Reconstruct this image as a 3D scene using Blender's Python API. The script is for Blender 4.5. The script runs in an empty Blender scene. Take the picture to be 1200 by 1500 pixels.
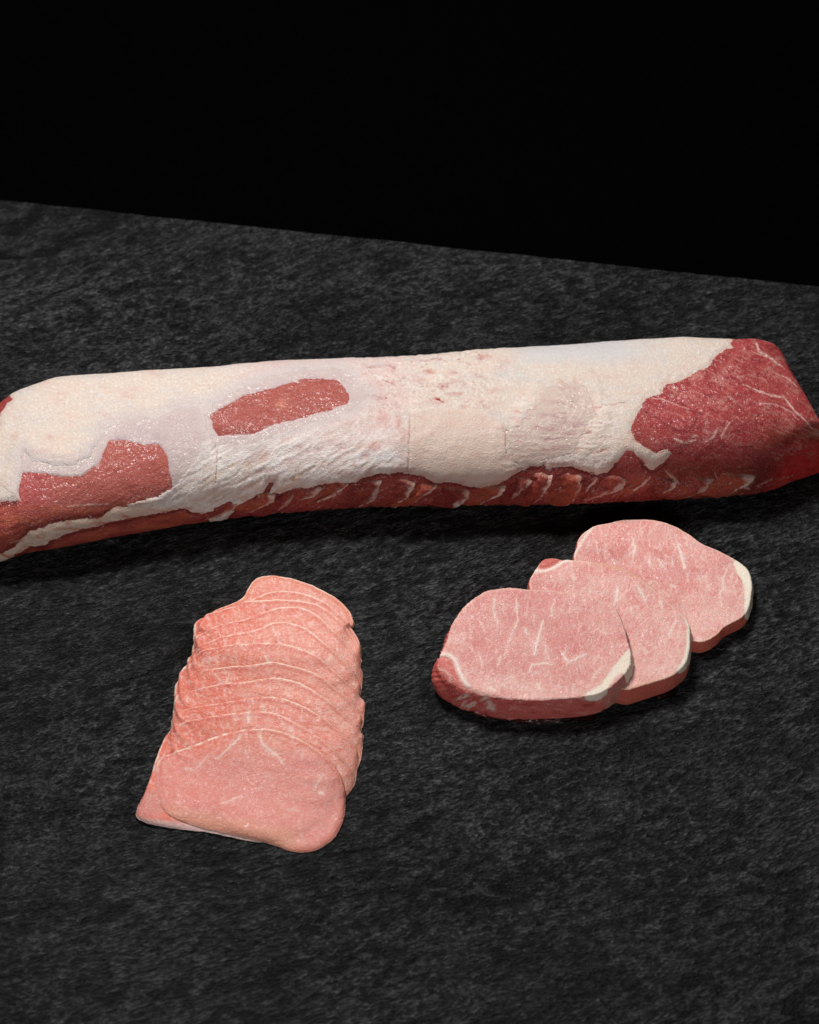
import bpy, math, random
import numpy as np
from mathutils import Vector

# ------------------------------------------------------------------ camera
sc = bpy.context.scene
PITCH = math.radians(50.0)
DIST = 1.35
LENS = 81.0
CAM = np.array([0.0, -DIST * math.cos(PITCH), DIST * math.sin(PITCH)])
cam_data = bpy.data.cameras.new("camera")
cam_data.sensor_fit = 'VERTICAL'
cam_data.sensor_height = 36.0
cam_data.lens = LENS
cam_data.clip_start = 0.01
cam_data.clip_end = 50.0
cam_data.dof.use_dof = True
cam_data.dof.focus_distance = 1.30
cam_data.dof.aperture_fstop = 9.5
cam = bpy.data.objects.new("camera", cam_data)
sc.collection.objects.link(cam)
cam.location = Vector(CAM)
cam.rotation_euler = (math.pi / 2 - PITCH, 0, 0)
sc.camera = cam

# ------------------------------------------------------------------ world (studio: dark room)
w = bpy.data.worlds.new("World")
sc.world = w
w.use_nodes = True
w.node_tree.nodes["Background"].inputs[0].default_value = (0.0, 0.0, 0.0, 1)
w.node_tree.nodes["Background"].inputs[1].default_value = 0.0


# ------------------------------------------------------------------ lamps: softboxes
def area(name, loc, target, sx, sy, power, color=(1, 1, 1)):
    d = bpy.data.lights.new(name, 'AREA')
    d.shape = 'RECTANGLE'
    d.size = sx
    d.size_y = sy
    d.energy = power
    d.color = color
    o = bpy.data.objects.new(name, d)
    o.location = loc
    o.rotation_euler = (Vector(target) - Vector(loc)).to_track_quat('-Z', 'Y').to_euler()
    sc.collection.objects.link(o)
    return o


area("key_softbox", (-0.26, 0.47, 1.15), (0.02, -0.02, 0.0), 0.32, 0.32, 20.5, (1.0, 0.995, 0.985))
area("front_fill", (0.10, -1.75, 0.80), (0.0, 0.0, 0.02), 0.50, 0.50, 8.5, (1.0, 0.995, 0.99))

sc.view_settings.view_transform = 'Standard'
sc.view_settings.look = 'None'
sc.view_settings.exposure = 0.0
sc.view_settings.gamma = 1.0

# ------------------------------------------------------------------ maths helpers
W0, H0 = 1200.0, 1500.0
FPX = LENS / 36.0 * H0
FW = np.array([0.0, math.cos(PITCH), -math.sin(PITCH)])
UP = np.array([0.0, math.sin(PITCH), math.cos(PITCH)])


def pix(px, py, z=0.0, ky=0.0, y0=0.0):
    """point of the plane height = z + ky*(y-y0) seen at a photo position"""
    px = np.asarray(px, float)
    py = np.asarray(py, float)
    a = (px - W0 / 2) / FPX
    b = (H0 / 2 - py) / FPX
    dx = a
    dy = FW[1] + b * UP[1]
    dz = FW[2] + b * UP[2]
    t = (z + ky * (CAM[1] - y0) - CAM[2]) / (dz - ky * dy)
    return np.stack([CAM[0] + dx * t, CAM[1] + dy * t, CAM[2] + dz * t], -1)


def project(P):
    d = P - CAM
    dep = d @ FW
    return np.stack([W0 / 2 + FPX * d[..., 0] / dep, H0 / 2 - FPX * (d @ UP) / dep], -1)


rng = np.random.RandomState(11)
PERM = rng.permutation(256)
PERM = np.concatenate([PERM, PERM, PERM]).astype(np.int64)
G3 = rng.normal(size=(256, 3))
G3 /= np.linalg.norm(G3, axis=1)[:, None]
G3 = G3.astype(np.float32)


def perlin(x, y, z):
    x, y, z = [np.asarray(v, np.float32) for v in np.broadcast_arrays(x, y, z)]
    xi, yi, zi = np.floor(x), np.floor(y), np.floor(z)
    xf, yf, zf = x - xi, y - yi, z - zi
    xi = xi.astype(np.int64) & 255
    yi = yi.astype(np.int64) & 255
    zi = zi.astype(np.int64) & 255
    u = xf * xf * xf * (xf * (xf * 6 - 15) + 10)
    v = yf * yf * yf * (yf * (yf * 6 - 15) + 10)
    s = zf * zf * zf * (zf * (zf * 6 - 15) + 10)

    def g(i, j, k):
        h = PERM[PERM[PERM[xi + i] + yi + j] + zi + k]
        q = G3[h]
        return q[..., 0] * (xf - i) + q[..., 1] * (yf - j) + q[..., 2] * (zf - k)

    a = g(0, 0, 0) * (1 - u) + g(1, 0, 0) * u
    b = g(0, 1, 0) * (1 - u) + g(1, 1, 0) * u
    c = g(0, 0, 1) * (1 - u) + g(1, 0, 1) * u
    d = g(0, 1, 1) * (1 - u) + g(1, 1, 1) * u
    return ((a * (1 - v) + b * v) * (1 - s) + (c * (1 - v) + d * v) * s) * 1.6


def fbm(x, y, z=0.0, octs=4, gain=0.5, ridged=False):
    t = 0.0
    a = 1.0
    n = 0.0
    f = 1.0
    for o in range(octs):
        p = perlin(x * f + 17.3 * o, y * f - 9.1 * o, z * f + 3.7 * o)
        if ridged:
            p = 1 - 2 * np.abs(p)
        t = t + a * p
        n += a
        a *= gain
        f *= 2.03
    return t / n


def ss(a, b, x):
    t = np.clip((x - a) / (b - a), 0, 1)
    return t * t * (3 - 2 * t)


def sdf(q, poly):
    """signed distance, positive inside; q (N,2)"""
    poly = np.asarray(poly, float)
    d2 = np.full(len(q), 1e18)
    ins = np.zeros(len(q), bool)
    for i in range(len(poly)):
        a, b = poly[i], poly[(i + 1) % len(poly)]
        e = b - a
        wv = q - a
        t = np.clip((wv @ e) / max(e @ e, 1e-18), 0, 1)
        r = wv - t[:, None] * e
        d2 = np.minimum(d2, (r * r).sum(1))
        c = ((a[1] <= q[:, 1]) & (b[1] > q[:, 1])) | ((b[1] <= q[:, 1]) & (a[1] > q[:, 1]))
        if abs(e[1]) > 1e-12:
            xs = a[0] + (q[:, 1] - a[1]) * e[0] / e[1]
            ins ^= c & (q[:, 0] < xs)
    return np.where(ins, 1, -1) * np.sqrt(d2)


def linedist(q, pts):
    """distance to an open polyline and the run 0..1 along it"""
    pts = np.asarray(pts, float)
    d2 = np.full(len(q), 1e18)
    run = np.zeros(len(q))
    n = len(pts) - 1
    for i in range(n):
        a, b = pts[i], pts[i + 1]
        e = b - a
        wv = q - a
        t = np.clip((wv @ e) / max(e @ e, 1e-18), 0, 1)
        r = wv - t[:, None] * e
        dd = (r * r).sum(1)
        m = dd < d2
        d2 = np.where(m, dd, d2)
        run = np.where(m, (i + t) / n, run)
    return np.sqrt(d2), run


def lin(r, g, b):
    c = np.array([r, g, b], float) / 255.0
    return np.where(c <= 0.04045, c / 12.92, ((c + 0.055) / 1.055) ** 2.4)


def mix(c, col, m):
    return c * (1 - m[:, None]) + np.asarray(col) * m[:, None]


def cr(xs, pts):
    """smooth curve through (x, y) control points"""
    pts = np.asarray(pts, float)
    x, y = pts[:, 0], pts[:, 1]
    m = np.gradient(y, x)
    s = np.diff(y) / np.diff(x)
    for i in range(1, len(x) - 1):
        m[i] = 0.0 if s[i - 1] * s[i] <= 0 else 2 * s[i - 1] * s[i] / (s[i - 1] + s[i])
    m[0], m[-1] = s[0], s[-1]
    xs = np.clip(np.asarray(xs, float), x[0], x[-1])
    i = np.clip(np.searchsorted(x, xs) - 1, 0, len(x) - 2)
    h = x[i + 1] - x[i]
    t = (xs - x[i]) / h
    return ((2 * t**3 - 3 * t**2 + 1) * y[i] + (t**3 - 2 * t**2 + t) * h * m[i]
            + (-2 * t**3 + 3 * t**2) * y[i + 1] + (t**3 - t**2) * h * m[i + 1])


def smooth_closed(pts, n, it=2):
    """corner-cut then resample a closed outline evenly"""
    p = np.asarray(pts, float)
    for _ in range(it):
        a = 0.75 * p + 0.25 * np.roll(p, -1, 0)
        b = 0.25 * p + 0.75 * np.roll(p, -1, 0)
        p = np.stack([a, b], 1).reshape(-1, p.shape[1])
    c = np.concatenate([p, p[:1]])
    L = np.concatenate([[0], np.cumsum(np.linalg.norm(np.diff(c, axis=0), axis=1))])
    s = np.linspace(0, L[-1], n, endpoint=False)
    return np.stack([np.interp(s, L, c[:, k]) for k in range(c.shape[1])], -1)


# ------------------------------------------------------------------ object helpers
def make_mesh(name, V, F, mat, col=None, parent=None, extra=None, normals=None):
    V = np.ascontiguousarray(V, np.float32)
    F = np.asarray(F, np.int32)
    used = np.unique(F)
    if len(used) != len(V):
        re = np.full(len(V), -1, np.int32)
        re[used] = np.arange(len(used))
        F = re[F]
        V = V[used]
        if col is not None:
            col = col[used]
        if normals is not None:
            normals = normals[used]
        if extra:
            extra = {k: v[used] for k, v in extra.items()}
    # collapse doubled corners of quads into triangles
    me = bpy.data.meshes.new(name)
    k = F.shape[1]
    me.vertices.add(len(V))
    me.vertices.foreach_set("co", V.ravel())
    me.loops.add(F.size)
    me.loops.foreach_set("vertex_index", F.ravel())
    me.polygons.add(len(F))
    me.polygons.foreach_set("loop_start", np.arange(0, F.size, k, dtype=np.int32))
    me.polygons.foreach_set("use_smooth", np.ones(len(F), bool))
    me.update(calc_edges=True)
    me.validate()
    if col is not None:
        a = me.color_attributes.new("Col", 'FLOAT_COLOR', 'POINT')
        c4 = np.ones((len(V), 4), np.float32)
        c4[:, :3] = np.clip(col, 0, 1)
        a.data.foreach_set("color", c4.ravel())
    for kx, v in (extra or {}).items():
        a = me.attributes.new(kx, 'FLOAT', 'POINT')
        a.data.foreach_set("value", np.asarray(v, np.float32))
    if normals is not None:
        me.normals_split_custom_set_from_vertices(normals.astype(np.float32))
    me.materials.append(mat)
    o = bpy.data.objects.new(name, me)
    sc.collection.objects.link(o)
    if parent is not None:
        o.parent = parent
        o.matrix_parent_inverse = parent.matrix_basis.inverted()
    return o


def thing(name, label, cat, loc, group=None):
    o = bpy.data.objects.new(name, None)
    o.empty_display_size = 0.02
    o.location = loc
    sc.collection.objects.link(o)
    o["label"] = label
    o["category"] = cat
    if group:
        o["group"] = group
    bpy.context.view_layer.update()
    return o


def vnormals(V, F):
    n = np.zeros_like(V)
    a, b, c = V[F[:, 0]], V[F[:, 1]], V[F[:, 2]]
    fn = np.cross(b - a, c - a)
    if F.shape[1] == 4:
        fn = fn + np.cross(c - a, V[F[:, 3]] - a)
    for k in range(F.shape[1]):
        np.add.at(n, F[:, k], fn)
    return n / np.maximum(np.linalg.norm(n, axis=1), 1e-12)[:, None]


def grid_faces(nr, nc, wrap=False):
    i = np.arange(nr - 1)[:, None]
    j = np.arange(nc if wrap else nc - 1)[None, :]
    a = i * nc + j
    b = i * nc + (j + 1) % nc
    c = (i + 1) * nc + (j + 1) % nc
    d = (i + 1) * nc + j
    return np.stack([a, b, c, d], -1).reshape(-1, 4)


# ------------------------------------------------------------------ materials
def new_mat(name):
    m = bpy.data.materials.new(name)
    m.use_nodes = True
    nt = m.node_tree
    return m, nt, nt.nodes["Principled BSDF"]


def N(nt, typ, **kw):
    n = nt.nodes.new(typ)
    for k, v in kw.items():
        setattr(n, k, v)
    return n


def noise(nt, vec, scale, detail=4, rough=0.6, dist=0.0):
    n = N(nt, 'ShaderNodeTexNoise')
    n.inputs['Scale'].default_value = scale
    n.inputs['Detail'].default_value = detail
    n.inputs['Roughness'].default_value = rough
    n.inputs['Distortion'].default_value = dist
    nt.links.new(vec, n.inputs['Vector'])
    return n.outputs['Fac']


def mathn(nt, op, a, b=None, c=None, clamp=False):
    n = N(nt, 'ShaderNodeMath', operation=op, use_clamp=clamp)
    for i, v in enumerate((a, b, c)):
        if v is None:
            continue
        if isinstance(v, (int, float)):
            n.inputs[i].default_value = v
        else:
            nt.links.new(v, n.inputs[i])
    return n.outputs[0]


def flesh(name, rough, sss, radius, grain, bump, coat, speck, coat_rough=0.2, fiber=0.0):
    """wet meat or fat: colour from the surface's own pigment attribute, fine grain and relief from noise"""
    m, nt, bs = new_mat(name)
    L = nt.links
    at = N(nt, 'ShaderNodeAttribute', attribute_name="Col")
    tc = N(nt, 'ShaderNodeTexCoord')
    vec = tc.outputs['Object']
    n1 = noise(nt, vec, 900, 3, 0.7)
    n2 = noise(nt, vec, 260, 5, 0.65, 0.4)
    n3 = noise(nt, vec, 2200, 2, 0.6)
    n4 = noise(nt, vec, 1500, 2, 0.6)
    g = mathn(nt, 'ADD', mathn(nt, 'MULTIPLY', n1, 0.6), mathn(nt, 'MULTIPLY', n4, 0.9))
    g = mathn(nt, 'SUBTRACT', g, 0.25)
    f = mathn(nt, 'MULTIPLY_ADD', g, grain * 2, 1 - grain)
    mul = N(nt, 'ShaderNodeVectorMath', operation='SCALE')
    L.new(at.outputs['Color'], mul.inputs[0])
    L.new(f, mul.inputs['Scale'])
    # pale flecks in the colour: fat between the fibres and painted frosty glints
    fl = mathn(nt, 'MULTIPLY', mathn(nt, 'SUBTRACT', n4, 0.57, clamp=True), speck * 12, clamp=True)
    mx = N(nt, 'ShaderNodeMix', data_type='RGBA')
    L.new(fl, mx.inputs['Factor'])
    L.new(mul.outputs[0], mx.inputs['A'])
    mx.inputs['B'].default_value = (0.86, 0.66, 0.60, 1)
    L.new(mx.outputs['Result'], bs.inputs['Base Color'])
    bs.inputs['Subsurface Weight'].default_value = sss
    bs.inputs['Subsurface Radius'].default_value = radius
    bs.inputs['Subsurface Scale'].default_value = 0.0022
    bs.inputs['IOR'].default_value = 1.38
    r = mathn(nt, 'MULTIPLY_ADD', n2, 0.30, rough - 0.15)
    L.new(r, bs.inputs['Roughness'])
    wet = noise(nt, vec, 55, 3, 0.6)
    cw = mathn(nt, 'MULTIPLY', mathn(nt, 'MULTIPLY', mathn(nt, 'SUBTRACT', wet, 0.36, clamp=True), 5.0, clamp=True), coat)
    L.new(cw, bs.inputs['Coat Weight'])
    bs.inputs['Specular IOR Level'].default_value = 0.3
    bs.inputs['Coat Roughness'].default_value = coat_rough
    bs.inputs['Coat IOR'].default_value = 1.42
    h = mathn(nt, 'ADD', mathn(nt, 'MULTIPLY', n1, 0.8), mathn(nt, 'MULTIPLY', n2, 0.7))
    h = mathn(nt, 'ADD', h, mathn(nt, 'MULTIPLY', n4, 0.7))
    bp = N(nt, 'ShaderNodeBump')
    bp.inputs['Strength'].default_value = bump
    bp.inputs['Distance'].default_value = 0.0015
    L.new(h, bp.inputs['Height'])
    L.new(bp.outputs['Normal'], bs.inputs['Normal'])
    cb = N(nt, 'ShaderNodeBump')
    cb.inputs['Strength'].default_value = 1.0
    cb.inputs['Distance'].default_value = 0.0020
    L.new(noise(nt, vec, 300, 2, 0.5, 0.3), cb.inputs['Height'])
    L.new(cb.outputs['Normal'], bs.inputs['Coat Normal'])
    return m


RED = (1.0, 0.35, 0.22)
M_LEAN = flesh("raw_lean_meat", 0.45, 0.30, RED, 0.30, 0.6, 0.60, 0.12, 0.22)
M_FACE = flesh("cut_lean_face", 0.48, 0.25, RED, 0.20, 0.6, 0.35, 0.25, 0.24)
M_SLICE = flesh("thin_cut_lean", 0.45, 0.35, RED, 0.18, 0.5, 0.34, 0.20, 0.25)
M_FAT = flesh("white_fat", 0.46, 0.30, (1.0, 0.70, 0.5), 0.13, 0.5, 0.22, 0.0, 0.28)
M_SKIN = flesh("silverskin", 0.38, 0.25, (1.0, 0.6, 0.5), 0.12, 0.45, 0.5, 0.0, 0.22)


def slate_material():
    m, nt, bs = new_mat("black_slate")
    L = nt.links
    tc = N(nt, 'ShaderNodeTexCoord')
    mp = N(nt, 'ShaderNodeMapping')
    mp.inputs['Scale'].default_value = (0.55, 1.15, 1.0)
    turn = N(nt, 'ShaderNodeMapping')
    turn.inputs['Rotation'].default_value = (0, 0, math.radians(-19))
    L.new(tc.outputs['Object'], turn.inputs['Vector'])
    L.new(turn.outputs[0], mp.inputs['Vector'])
    # slow bend of the grain
    warp = N(nt, 'ShaderNodeTexNoise')
    warp.inputs['Scale'].default_value = 3.5
    warp.inputs['Detail'].default_value = 1
    L.new(mp.outputs[0], warp.inputs['Vector'])
    sub = N(nt, 'ShaderNodeVectorMath', operation='MULTIPLY_ADD')
    L.new(warp.outputs['Color'], sub.inputs[0])
    sub.inputs[1].default_value = (0.09, 0.09, 0.09)
    L.new(mp.outputs[0], sub.inputs[2])
    v = sub.outputs[0]
    a = noise(nt, v, 640, 2, 0.6, 0.0)
    b = noise(nt, v, 270, 4, 0.72, 0.0)
    c = noise(nt, v, 26, 5, 0.65, 0.5)
    big = noise(nt, tc.outputs['Object'], 5, 3, 0.5)
    sp = noise(nt, tc.outputs['Object'], 1000, 1, 0.5)
    at = N(nt, 'ShaderNodeAttribute', attribute_name="crest")
    t = mathn(nt, 'ADD', mathn(nt, 'MULTIPLY', b, 0.74), mathn(nt, 'MULTIPLY', c, 0.26))
    t = mathn(nt, 'MULTIPLY_ADD', at.outputs['Fac'], 0.15, t)
    rp = N(nt, 'ShaderNodeValToRGB')
    rp.color_ramp.elements[0].position = 0.36
    rp.color_ramp.elements[0].color = (0.005, 0.005, 0.0052, 1)
    rp.color_ramp.elements[1].position = 0.68
    rp.color_ramp.elements[1].color = (0.066, 0.066, 0.067, 1)
    e = rp.color_ramp.elements.new(0.50)
    e.color = (0.019, 0.019, 0.0195, 1)
    L.new(t, rp.inputs[0])
    hf = mathn(nt, 'MULTIPLY', mathn(nt, 'SUBTRACT', a, 0.27, clamp=True), 4.2)
    hf = mathn(nt, 'MULTIPLY_ADD', mathn(nt, 'MULTIPLY', hf, hf), 0.60, 0.32)
    hf = mathn(nt, 'MULTIPLY', hf, mathn(nt, 'MULTIPLY_ADD', big, 1.5, 0.12))
    mul = N(nt, 'ShaderNodeVectorMath', operation='SCALE')
    L.new(rp.outputs[0], mul.inputs[0])
    L.new(hf, mul.inputs['Scale'])
    dust = mathn(nt, 'MULTIPLY', mathn(nt, 'SUBTRACT', sp, 0.70, clamp=True), 7.0, clamp=True)
    mx = N(nt, 'ShaderNodeMix', data_type='RGBA')
    L.new(dust, mx.inputs['Factor'])
    L.new(mul.outputs[0], mx.inputs['A'])
    mx.inputs['B'].default_value = (0.17, 0.17, 0.17, 1)
    L.new(mx.outputs['Result'], bs.inputs['Base Color'])
    bs.inputs['Roughness'].default_value = 0.58
    bs.inputs['Specular IOR Level'].default_value = 0.22
    h = mathn(nt, 'ADD', mathn(nt, 'MULTIPLY', a, 1.0), mathn(nt, 'MULTIPLY', b, 1.6))
    bp = N(nt, 'ShaderNodeBump')
    bp.inputs['Strength'].default_value = 1.0
    bp.inputs['Distance'].default_value = 0.0056
    L.new(h, bp.inputs['Height'])
    L.new(bp.outputs['Normal'], bs.inputs['Normal'])
    return m


def cloth_material():
    m, nt, bs = new_mat("black_velvet")
    tc = N(nt, 'ShaderNodeTexCoord')
    f = noise(nt, tc.outputs['Object'], 300, 3)
    rp = N(nt, 'ShaderNodeValToRGB')
    rp.color_ramp.elements[0].color = (0.0004, 0.0004, 0.0004, 1)
    rp.color_ramp.elements[1].color = (0.0011, 0.0011, 0.0011, 1)
    nt.links.new(f, rp.inputs[0])
    nt.links.new(rp.outputs[0], bs.inputs['Base Color'])
    bs.inputs['Roughness'].default_value = 1.0
    bs.inputs['Specular IOR Level'].default_value = 0.0
    return m


# ------------------------------------------------------------------ slate slab and black setting
def slate():
    A = pix(0, 293, 0)
    B = pix(1200, 420, 0)
    d = (B - A)[:2]
    d /= np.linalg.norm(d)
    back = np.array([-d[1], d[0]])                  # towards the rear
    if back[1] < 0:
        back = -back
    u0, u1 = -0.12, 0.74
    depth = 1.02
    nu, nv = 600, 680
    uu = np.linspace(u0, u1, nu)
    vv = np.concatenate([np.linspace(0, 0.004, 5)[:-1], np.linspace(0.004, depth, nv - 4)])
    U, V = np.meshgrid(uu, vv)
    rag = 0.0016 * fbm(uu * 22, 0 * uu, 3.3, 4)
    X = A[0] + d[0] * U - back[0] * V
    Y = A[1] + d[1] * U - back[1] * V
    fall = np.exp(-V / 0.02)
    X = X + back[0] * rag[None] * fall
    Y = Y + back[1] * rag[None] * fall
    ca, sa = math.cos(math.radians(19)), math.sin(math.radians(19))
    gx, gy = X * ca + Y * sa, -X * sa + Y * ca
    bend = 0.02 * fbm(X * 4, Y * 4, 1.0, 2)
    big = fbm(gx * 9, gy * 18 + bend * 20, 0.3, 4)
    med = fbm(gx * 90, gy * 190 + bend * 60, 2.1, 4, 0.6)
    rid = fbm(gx * 26, gy * 70 + bend * 40, 5.1, 3, 0.55, True)
    fine = fbm(gx * 240, gy * 420, 7.7, 2, 0.6)
    # riven steps: plateaus with short scarps
    st = fbm(gx * 14, gy * 34 + bend * 30, 9.0, 4, 0.6) * 5
    step = (np.floor(st) + ss(0.75, 1.0, st - np.floor(st))) / 5
    ck = perlin(gx * 7 + 0.5 * big, gy * 24 + 1.2 * big, 21.0)
    ckm = ss(0.0, 0.3, fbm(gx * 6, gy * 9, 23.0, 2))
    ck2 = perlin(gx * 22 + big, gy * 70 + 1.5 * big, 29.0)
    crack = np.maximum(ss(0.09, 0.0, np.abs(ck)) * ckm, 0.7 * ss(0.14, 0.0, np.abs(ck2)) * ss(0.0, 0.3, fbm(gx * 14, gy * 20, 27.0, 2)))
    rough_ = 0.5 + 1.0 * ss(-0.3, 0.4, fbm(X * 8, Y * 9, 25.0, 3))
    med = med * rough_
    fine = fine * rough_
    Z = -0.0010 * crack + 0.0009 * big + 0.0013 * med + 0.0007 * rid + 0.0007 * fine + 0.0020 * step
    edge = ss(0.0, 0.004, V)
    Z = (Z - Z.max()) * edge - 0.0012 * (1 - edge)
    Z = np.minimum(Z + 0.0022, 0.0004 * med)
    T = np.stack([X, Y, Z], -1).reshape(-1, 3)
    F = grid_faces(len(vv), nu)
    crest = np.clip(1.6 * med + 0.8 * rid - 0.2 + 0.9 * fine - 1.3 * crack, -2, 1.4).ravel()
    # skirt down to the underside
    nv_ = len(vv)
    ring = np.concatenate([np.arange(nu), np.arange(1, nv_) * nu + nu - 1,
                           (nv_ - 1) * nu + np.arange(nu - 2, -1, -1), np.arange(nv_ - 2, 0, -1) * nu])
    lows = []
    for dz in (-0.004, -0.012):
        q = T[ring].copy()
        q[:, 2] = dz
        q[:, :2] += 0.0012 * rng.normal(size=(len(ring), 2)) * (dz > -0.01)
        lows.append(q)
    base = len(T)
    Vt = np.concatenate([T] + lows)
    m = len(ring)
    idx = np.arange(m)
    F1 = np.stack([ring, base + idx, base + (idx + 1) % m, np.roll(ring, -1)], -1)
    F2 = np.stack([base + idx, base + m + idx, base + m + (idx + 1) % m, base + (idx + 1) % m], -1)
    o = make_mesh("slate_slab", Vt, np.concatenate([F, F1, F2])[:, ::-1], slate_material(),
                  extra={"crest": np.concatenate([crest, np.zeros(2 * m)])})
    o["kind"] = "structure"
    return A, d, back


def black_setting():
    mat = cloth_material()
    V = np.array([[-2, -1.6, -0.0122], [2, -1.6, -0.0122], [2, 2.0, -0.0122], [-2, 2.0, -0.0122]])
    o = make_mesh("table_top", V, [[0, 1, 2, 3]], mat)
    o["kind"] = "structure"
    V = np.array([[-2, 2.0, -0.0122], [2, 2.0, -0.0122], [2, 2.05, 2.2], [-2, 2.05, 2.2]])
    o = make_mesh("backdrop", V, [[0, 1, 2, 3]], mat)
    o["kind"] = "structure"


slate()
black_setting()

# ------------------------------------------------------------------ the whole loin
TOP = [(-44, 700), (-36, 655), (-22, 618), (0, 590), (18, 577), (45, 566), (90, 553), (200, 545), (300, 538), (400, 531), (500, 527),
       (600, 522), (650, 518), (720, 512), (800, 508), (850, 504), (900, 500), (950, 496.5), (1000, 495), (1050, 497),
       (1100, 496), (1128, 501), (1143, 512), (1160, 543), (1180, 580), (1200, 617), (1216, 645), (1226, 668)]
BOT = [(-44, 760), (-36, 790), (-22, 808), (0, 820), (40, 809), (100, 800), (200, 781), (300, 764), (400, 752), (500, 745.5),
       (600, 741.5), (700, 740), (800, 738.5), (900, 735.5), (1000, 730), (1060, 727.5), (1100, 724.5), (1125, 719),
       (1160, 706), (1200, 692), (1216, 684), (1226, 676)]
HGT = [(-44, 0.012), (-36, 0.030), (-22, 0.043), (0, 0.048), (60, 0.053), (200, 0.056), (600, 0.057), (900, 0.059), (1050, 0.060),
       (1120, 0.056), (1143, 0.053), (1170, 0.050), (1200, 0.044), (1216, 0.034), (1226, 0.014)]
NC = 1010
NR = 380
COLX = np.linspace(-44, 1213, NC)


def depth_of(y, z):
    return (y - CAM[1]) * FW[1] + (z - CAM[2]) * FW[2]


def py_of(y, z):
    return H0 / 2 - FPX * ((y - CAM[1]) * UP[1] + (z - CAM[2]) * UP[2]) / depth_of(y, z)


def loin_surface():
    yt, yb, H = cr(COLX, TOP), cr(COLX, BOT), cr(COLX, HGT)
    th = np.linspace(-math.pi / 2, 1.5 * math.pi, 900)       # from underside centre, front, top, back
    # front is at angle pi side; go bottom -> front -> top -> back -> bottom
    cs = -np.cos(th)
    sn = np.sin(th)
    cs, sn = np.cos(-th - math.pi / 2 - math.pi / 2), np.sin(th)
    cs = -np.cos(th)

    def section(yf, yback, h, j):
        a = (yback - yf) / 2
        yc = (yback + yf) / 2
        n = 2.7 + 1.1 * float(ss(880, 1020, COLX[j]))
        ex = np.sign(cs) * np.abs(cs) ** (2 / n)
        ez = np.sign(sn) * np.abs(sn) ** (2 / n)
        # low flat belly, front shoulder rounder and lower than the crown
        z = h * (0.42 + 0.58 * ez)
        z = np.where(ez < 0, h * 0.42 * (1 + 1.12 * ez), z)
        z = np.maximum(z, 0.0004)
        y = yc + a * ex
        # crown leans to the rear
        lean = 0.10 * a * (z / h) ** 2
        return y + lean, z

    YF = np.zeros(NC)
    for j in range(NC):
        lo, hi = -0.3, 0.4
        yf = pix(COLX[j], yb[j], 0.010 * min(1, H[j] / 0.05))[1]
        YF[j] = yf
    YB = np.zeros(NC)
    P = np.zeros((NR, NC, 3))
    for j in range(NC):
        yf = YF[j]
        lo, hi = yf + 0.004, yf + 0.25
        for _ in range(26):
            mid = (lo + hi) / 2
            y, z = section(yf, mid, H[j], j)
            if py_of(y, z).min() > yt[j]:
                lo = mid
            else:
                hi = mid
        YB[j] = lo
    # shift front so that the lowest seen point really meets the traced lower edge
    for j in range(NC):
        yf = YF[j]
        for _ in range(4):
            y, z = section(yf, YB[j], H[j], j)
            yf += (py_of(y, z).max() - yb[j]) * 0.0004
        y, z = section(yf, YB[j], H[j], j)
        L = np.concatenate([[0], np.cumsum(np.hypot(np.diff(y), np.diff(z)))])
        s = np.linspace(0, L[-1], NR)
        y = np.interp(s, L, y)
        z = np.interp(s, L, z)
        x = (COLX[j] - W0 / 2) / FPX * depth_of(y, z)
        P[:, j, 0] = x
        P[:, j, 1] = y
        P[:, j, 2] = z
    return P


PL = loin_surface()
LF = grid_faces(NR, NC)


def grid_normals(P):
    du = np.gradient(P, axis=0)
    dv = np.gradient(P, axis=1)
    n = np.cross(du, dv)
    n /= np.maximum(np.linalg.norm(n, axis=2), 1e-12)[..., None]
    c = P.mean(axis=0, keepdims=True)
    s = np.sign(((P - c) * n).sum(axis=2).mean())
    return n * s, s


NL, SGN = grid_normals(PL)
Q = project(PL)                                    # photo position of every surface point (for laying out the features)
qx, qy = Q[..., 0].ravel(), Q[..., 1].ravel()
view = PL - CAM
facing = ((view * NL).sum(2) < 0).ravel()
rowtop = np.argmax((((view * NL).sum(2) < 0) & (PL[..., 2] > 0.01))[::-1], axis=0)
# continue the layout over the crown: rear points mirror upward past the outline
apex = Q[..., 1].min(axis=0)
arow = Q[..., 1].argmin(axis=0)
rows = np.arange(NR)[:, None]
behind = (rows > arow[None]) .ravel()
qyc = np.where(behind, (2 * apex[None] - Q[..., 1]).ravel(), qy)
under = (rows < NR * 0.5) & (np.cumsum(np.ones((NR, NC)), 0) > 0)
front_low = (rows < Q[..., 1].argmax(axis=0)[None]).ravel()
PX, PY, PZ = PL[..., 0].ravel(), PL[..., 1].ravel(), PL[..., 2].ravel()
wx = 4.5 * fbm(PX * 160, PY * 160, PZ * 160, 5, 0.72)
wy = 4.5 * fbm(PX * 160 + 50, PY * 160, PZ * 160, 5, 0.72)
QW = np.stack([qx + wx, qyc + wy], -1)             # ragged
QS = np.stack([qx + 0.4 * wx, qyc + 0.4 * wy], -1)

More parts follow.
